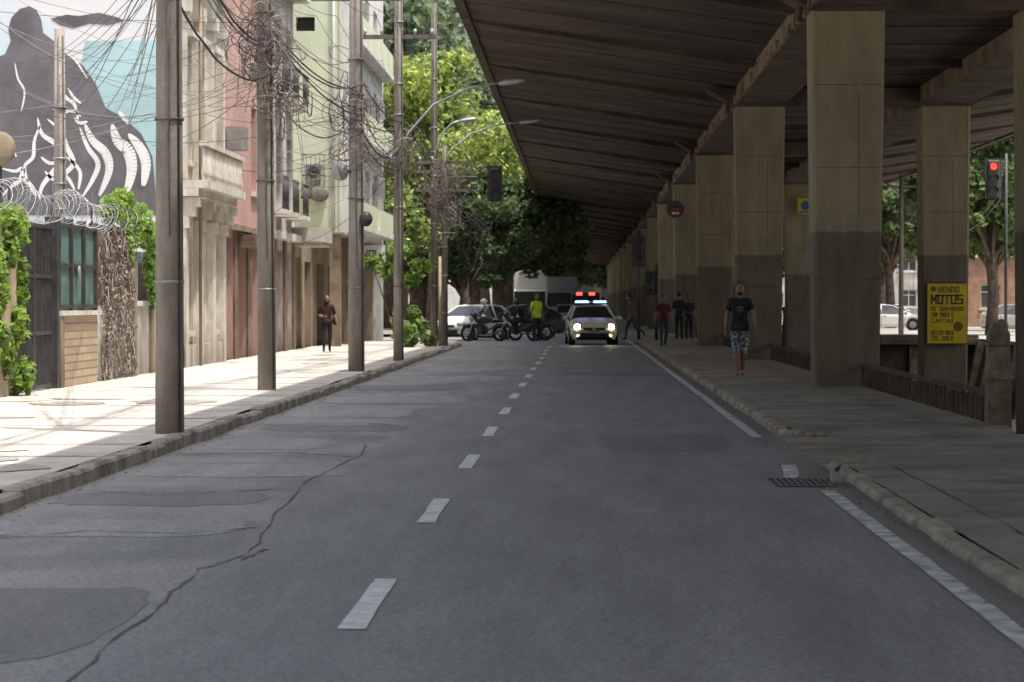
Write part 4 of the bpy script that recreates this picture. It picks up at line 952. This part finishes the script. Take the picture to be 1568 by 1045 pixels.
# ------------------------------------------------------------------ people
def person(name,x,y,z,yaw,J,cl,h=1.75,helmet=None,hairlong=False,extra=None,skin='skin'):
    d=dict(pel=(0,0,.94),sp=(0,0,1.12),ch=(0,0,1.32),nb=(0,.0,1.46),nk=(0,-.01,1.53),hd=(0,-.02,1.66),
      sL=(-.175,0,1.42),eL=(-.235,.03,1.14),wL=(-.245,-.06,.89),sR=(.175,0,1.42),eR=(.235,.03,1.14),wR=(.245,-.06,.89),
      hL=(-.09,0,.90),kL=(-.10,-.02,.50),aL=(-.10,.02,.09),tL=(-.12,-.15,.035),hR=(.09,0,.90),kR=(.10,-.02,.50),aR=(.10,.02,.09),tR=(.12,-.15,.035))
    d.update(J); d={k:Vector(v) for k,v in d.items()}
    names=['pel','sp','ch','nb','nk','sL','eL','wL','sR','eR','wR','hL','kL','aL','tL','hR','kR','aR','tR']
    E=[('pel','sp'),('sp','ch'),('ch','nb'),('nb','nk'),('ch','sL'),('sL','eL'),('eL','wL'),('ch','sR'),('sR','eR'),('eR','wR'),('pel','hL'),('hL','kL'),('kL','aL'),('aL','tL'),('pel','hR'),('hR','kR'),('kR','aR'),('aR','tR')]
    bk=cl.get('bulk',1.)
    rad=dict(pel=.135*bk,sp=.125*bk,ch=.135*bk,nb=.075,nk=.052,sL=.075*bk,eL=.048,wL=.029,hL=.098*bk,kL=.066,aL=.042,tL=.038)
    for k in('s','e','w','h','k','a','t'): rad[k+'R']=rad[k+'L']
    if cl.get('loose'): rad['kL']=rad['kR']=.085
    me=D.meshes.new('tmp'); vs=[tuple(d[n]) for n in names]; me.from_pydata(vs,[(names.index(a),names.index(c)) for a,c in E],[])
    ob=D.objects.new('tmp',me); scene.collection.objects.link(ob)
    ob.modifiers.new('s','SKIN'); sub=ob.modifiers.new('u','SUBSURF'); sub.levels=2
    for i,n in enumerate(names):
        sv=me.skin_vertices[0].data[i]; sv.radius=(rad[n],rad[n]); sv.use_root=(n=='pel')
    bpy.context.view_layer.update()
    ev=ob.evaluated_get(bpy.context.evaluated_depsgraph_get()); m2=D.meshes.new_from_object(ev)
    b=MB(); V=[v.co.copy() for v in m2.vertices]
    sleeve=cl.get('sleeve',.5); cut=cl.get('cut',2.)
    bones=[('pel','sp','T'),('sp','ch','T'),('ch','nb','T'),('nb','nk','N'),('ch','sL','T'),('ch','sR','T'),('sL','eL','A0'),('eL','wL','A1'),('sR','eR','A0'),('eR','wR','A1'),('hL','kL','L0'),('kL','aL','L1'),('hR','kR','L0'),('kR','aR','L1'),('aL','tL','F'),('aR','tR','F'),('pel','hL','P'),('pel','hR','P')]
    for p in m2.polygons:
        c=sum((V[i] for i in p.vertices),Vector())/len(p.vertices); best=None
        for a,q,k in bones:
            A=d[a];Bv=d[q]-A; t=max(0,min(1,(c-A).dot(Bv)/Bv.length_squared)); ds=(c-A-Bv*t).length/ (rad[a]*(1-t)+rad[q]*t)
            if best is None or ds<best[0]: best=(ds,k,t)
        k,t=best[1],best[2]
        mt=cl['shirt']
        if k=='N': mt=skin if t>.35 else cl['shirt']
        elif k=='A0': mt=cl['shirt'] if t*.5<=sleeve else skin
        elif k=='A1': mt=cl['shirt'] if .5+t*.5<=sleeve else skin
        elif k in('L0','P'): mt=cl['pants'] if (k=='P' or t<=cut) else skin
        elif k=='L1': mt=cl['pants'] if 1+t<=cut else skin
        elif k=='F': mt=cl['shoes']
        elif k=='T' and c.z<d['pel'].z-.02: mt=cl['pants']
        b.add([V[i] for i in p.vertices],[tuple(range(len(p.vertices)))],mt,True)
    D.objects.remove(ob); D.meshes.remove(m2)
    pe=d['pel']; pts=[pe+Vector((0,0,.10)),pe+Vector((0,0,0)),pe+Vector((0,0,-.07))]
    b.tube([tuple(q) for q in pts],[.150*bk,.158*bk,.160*bk],cl['shirt'],14)
    hd=d['hd']; 
    def hf(v):
        q=v.copy()
        if q.z<0: q.x*=1+.28*q.z/.115; 
        return q
    b.ell(hd,(.076,.094,.118),skin,16,12,None,hf)
    if helmet:
        b.ell(hd+Vector((0,.005,.02)),(.125,.145,.135),helmet,16,12); b.ell(hd+Vector((0,-.05,.0)),(.105,.10,.055),'car_glass',12,8)
    else:
        b.ell(hd+Vector((0,.022,.036)),(.081,.092,.096),'hair',16,10,None,lambda v: Vector((v.x,v.y,v.z if v.z>-.02 or v.y>0.01 else -.02)))
        for sx in(-1,1):
            b.ell(hd+Vector((sx*.077,.012,-.012)),(.012,.022,.032),skin,8,6); b.ell(hd+Vector((sx*.03,-.083,.006)),(.012,.008,.007),'hair',8,5)
            b.ell(hd+Vector((sx*.03,-.085,.027)),(.018,.006,.005),'hair',8,5)
        b.tube([hd+Vector((0,-.088,.015)),hd+Vector((0,-.108,-.02)),hd+Vector((0,-.092,-.03))],[.008,.015,.012],skin,8)
        b.ell(hd+Vector((0,-.078,-.058)),(.022,.008,.007),'maroon_cloth',8,5)
        if cl.get('beard'): b.ell(hd+Vector((0,-.045,-.085)),(.05,.042,.036),'hair',10,6)
        if hairlong: b.ell(hd+Vector((0,.06,-.06)),(.085,.05,.15),'hair',12,8)
    for s_ in('L','R'):
        e=d['e'+s_];wv=d['w'+s_]; t=(wv-e).normalized(); sx=-1 if s_=='L' else 1
        nrm=Vector((sx,0,0)); nrm=(nrm-t*nrm.dot(t)).normalized(); side=t.cross(nrm)
        if side.y>0: side=-side
        rm=Matrix((nrm,side,t)).transposed()
        b.ell(wv+t*.055,(.016,.040,.055),skin,10,8,rm)
        for i,(o_,ln) in enumerate(((.030,.068),(.010,.078),(-.010,.072),(-.029,.055))):
            p0=wv+t*.095+side*o_; p1=p0+t*ln*.5-nrm*.006; p2=p0+t*ln*.85-nrm*.03
            b.tube([p0-t*.02,p0,p1,p2],[.009,.009,.0085,.006],skin,6)
        p0=wv+t*.03+side*.036; b.tube([p0,p0+side*.025+t*.03,p0+side*.03+t*.062-nrm*.008],[.012,.011,.007],skin,6)
    if extra: extra(b,d)
    b.xform(Matrix.Translation((x,y,z))@Matrix.Rotation(yaw,4,'Z')@Matrix.Scale(h/1.775,4))
    return b.finish(name)
def tee(b,d):
    c=d['ch']
    for i,(x0,x1,z) in enumerate(((-.06,.06,.0),(-.05,.05,-.03),(-.07,.07,-.06),(-.04,.03,-.09))): b.box(x0,x1,-.152,-.146,c.z+z-.007,c.z+z+.007,'shirt_print')
def bag(b,d):
    b.ell((.24,-.02,.98),(.07,.13,.14),'black_cloth',10,8); b.tube([(.22,-.06,1.08),(.10,-.1,1.3),(-.05,-.02,1.44)],.012,'black_cloth',5)
walk=dict(kL=(-.10,-.10,.50),aL=(-.10,-.10,.10),tL=(-.12,-.26,.05),kR=(.10,-.05,.50),aR=(.10,.20,.12),tR=(.11,.08,.035),eL=(-.25,.06,1.15),wL=(-.27,.02,.90),eR=(.25,-.02,1.15),wR=(.29,-.14,.93))
person('walking_man',3.07,51.6,.09,0,dict(walk,hd=(.0,-.03,1.66),wL=(-.27,-.02,.90),eL=(-.24,.05,1.15),kL=(-.07,-.10,.5),aL=(-.04,-.10,.1),tL=(-.07,-.26,.05),kR=(.07,-.05,.5),aR=(.05,.2,.12),tR=(.07,.08,.035)),dict(shirt='black_cloth',pants='camo_shorts',shoes='skin',sleeve=.30,cut=1.08,loose=True,bulk=1.16,beard=True),1.80,extra=tee)
person('walking_man',2.75,88,.09,math.radians(12),dict(walk),dict(shirt='maroon_cloth',pants='denim',shoes='rubber',sleeve=.4,bulk=1.05),1.68)
person('walking_man',1.98,101,.09,math.radians(-80),dict(walk,aR=(.10,.42,.35),kR=(.10,.12,.50),tR=(.1,.46,.20),aL=(-.1,-.22,.1),tL=(-.11,-.36,.06),kL=(-.1,-.2,.51),sp=(0,-.03,1.12),ch=(0,-.06,1.32),nb=(0,-.09,1.46),nk=(0,-.11,1.52),hd=(0,-.15,1.64)),dict(shirt='khaki_cloth',pants='denim',shoes='rubber',sleeve=.9),1.76)
person('standing_man',3.85,104,.09,math.radians(160),dict(eR=(.26,-.1,1.18),wR=(.12,-.25,1.3)),dict(shirt='navy_cloth',pants='black_cloth',shoes='rubber',sleeve=1.),1.82)
person('standing_man',4.25,104.6,.09,math.radians(20),dict(eL=(-.26,-.05,1.15),wL=(-.1,-.22,1.1)),dict(shirt='black_cloth',pants='navy_cloth',shoes='rubber',sleeve=.4),1.72)
person('walking_woman',-7.04,75,.13,math.radians(10),dict(walk,eL=(-.24,-.02,1.15),wL=(-.12,-.2,1.12)),dict(shirt='dark_red_cloth',pants='black_cloth',shoes='rubber',sleeve=.45,bulk=1.08),1.60,hairlong=True,extra=bag)
person('traffic_officer',-1.68,106,.004,math.radians(35),dict(eL=(-.26,.0,1.15),wL=(-.3,-.2,1.0),kL=(-.12,-.05,.5)),dict(shirt='hivis_cloth',pants='navy_cloth',shoes='rubber',sleeve=.35,bulk=1.12),1.88)
sit=dict(pel=(0,.22,.86),sp=(0,.17,1.02),ch=(0,.08,1.22),nb=(0,.03,1.35),nk=(0,.0,1.42),hd=(0,-.03,1.54),sL=(-.18,.06,1.32),sR=(.18,.06,1.32),eL=(-.29,-.12,1.12),eR=(.29,-.12,1.12),wL=(-.31,-.30,1.04),wR=(.31,-.30,1.04),
  hL=(-.10,.18,.83),hR=(.10,.18,.83),kL=(-.20,-.22,.72),kR=(.20,-.22,.72),aL=(-.17,.02,.36),aR=(.17,.02,.36),tL=(-.17,-.15,.29),tR=(.17,-.15,.29))
moto('motorcycle',-3.75,106.5,math.radians(-65)); person('motorcycle_rider',-3.75,106.5,.0,math.radians(-65),sit,dict(shirt='grey_cloth',pants='denim',shoes='rubber',sleeve=1.),1.775,'helmet_white')
moto('motorcycle',-2.45,106.8,math.radians(-80)); person('motorcycle_rider',-2.45,106.8,.0,math.radians(-80),sit,dict(shirt='black_cloth',pants='black_cloth',shoes='rubber',sleeve=1.),1.775,'helmet_dark')
moto('motorcycle',-1.95,108.5,math.radians(-60))
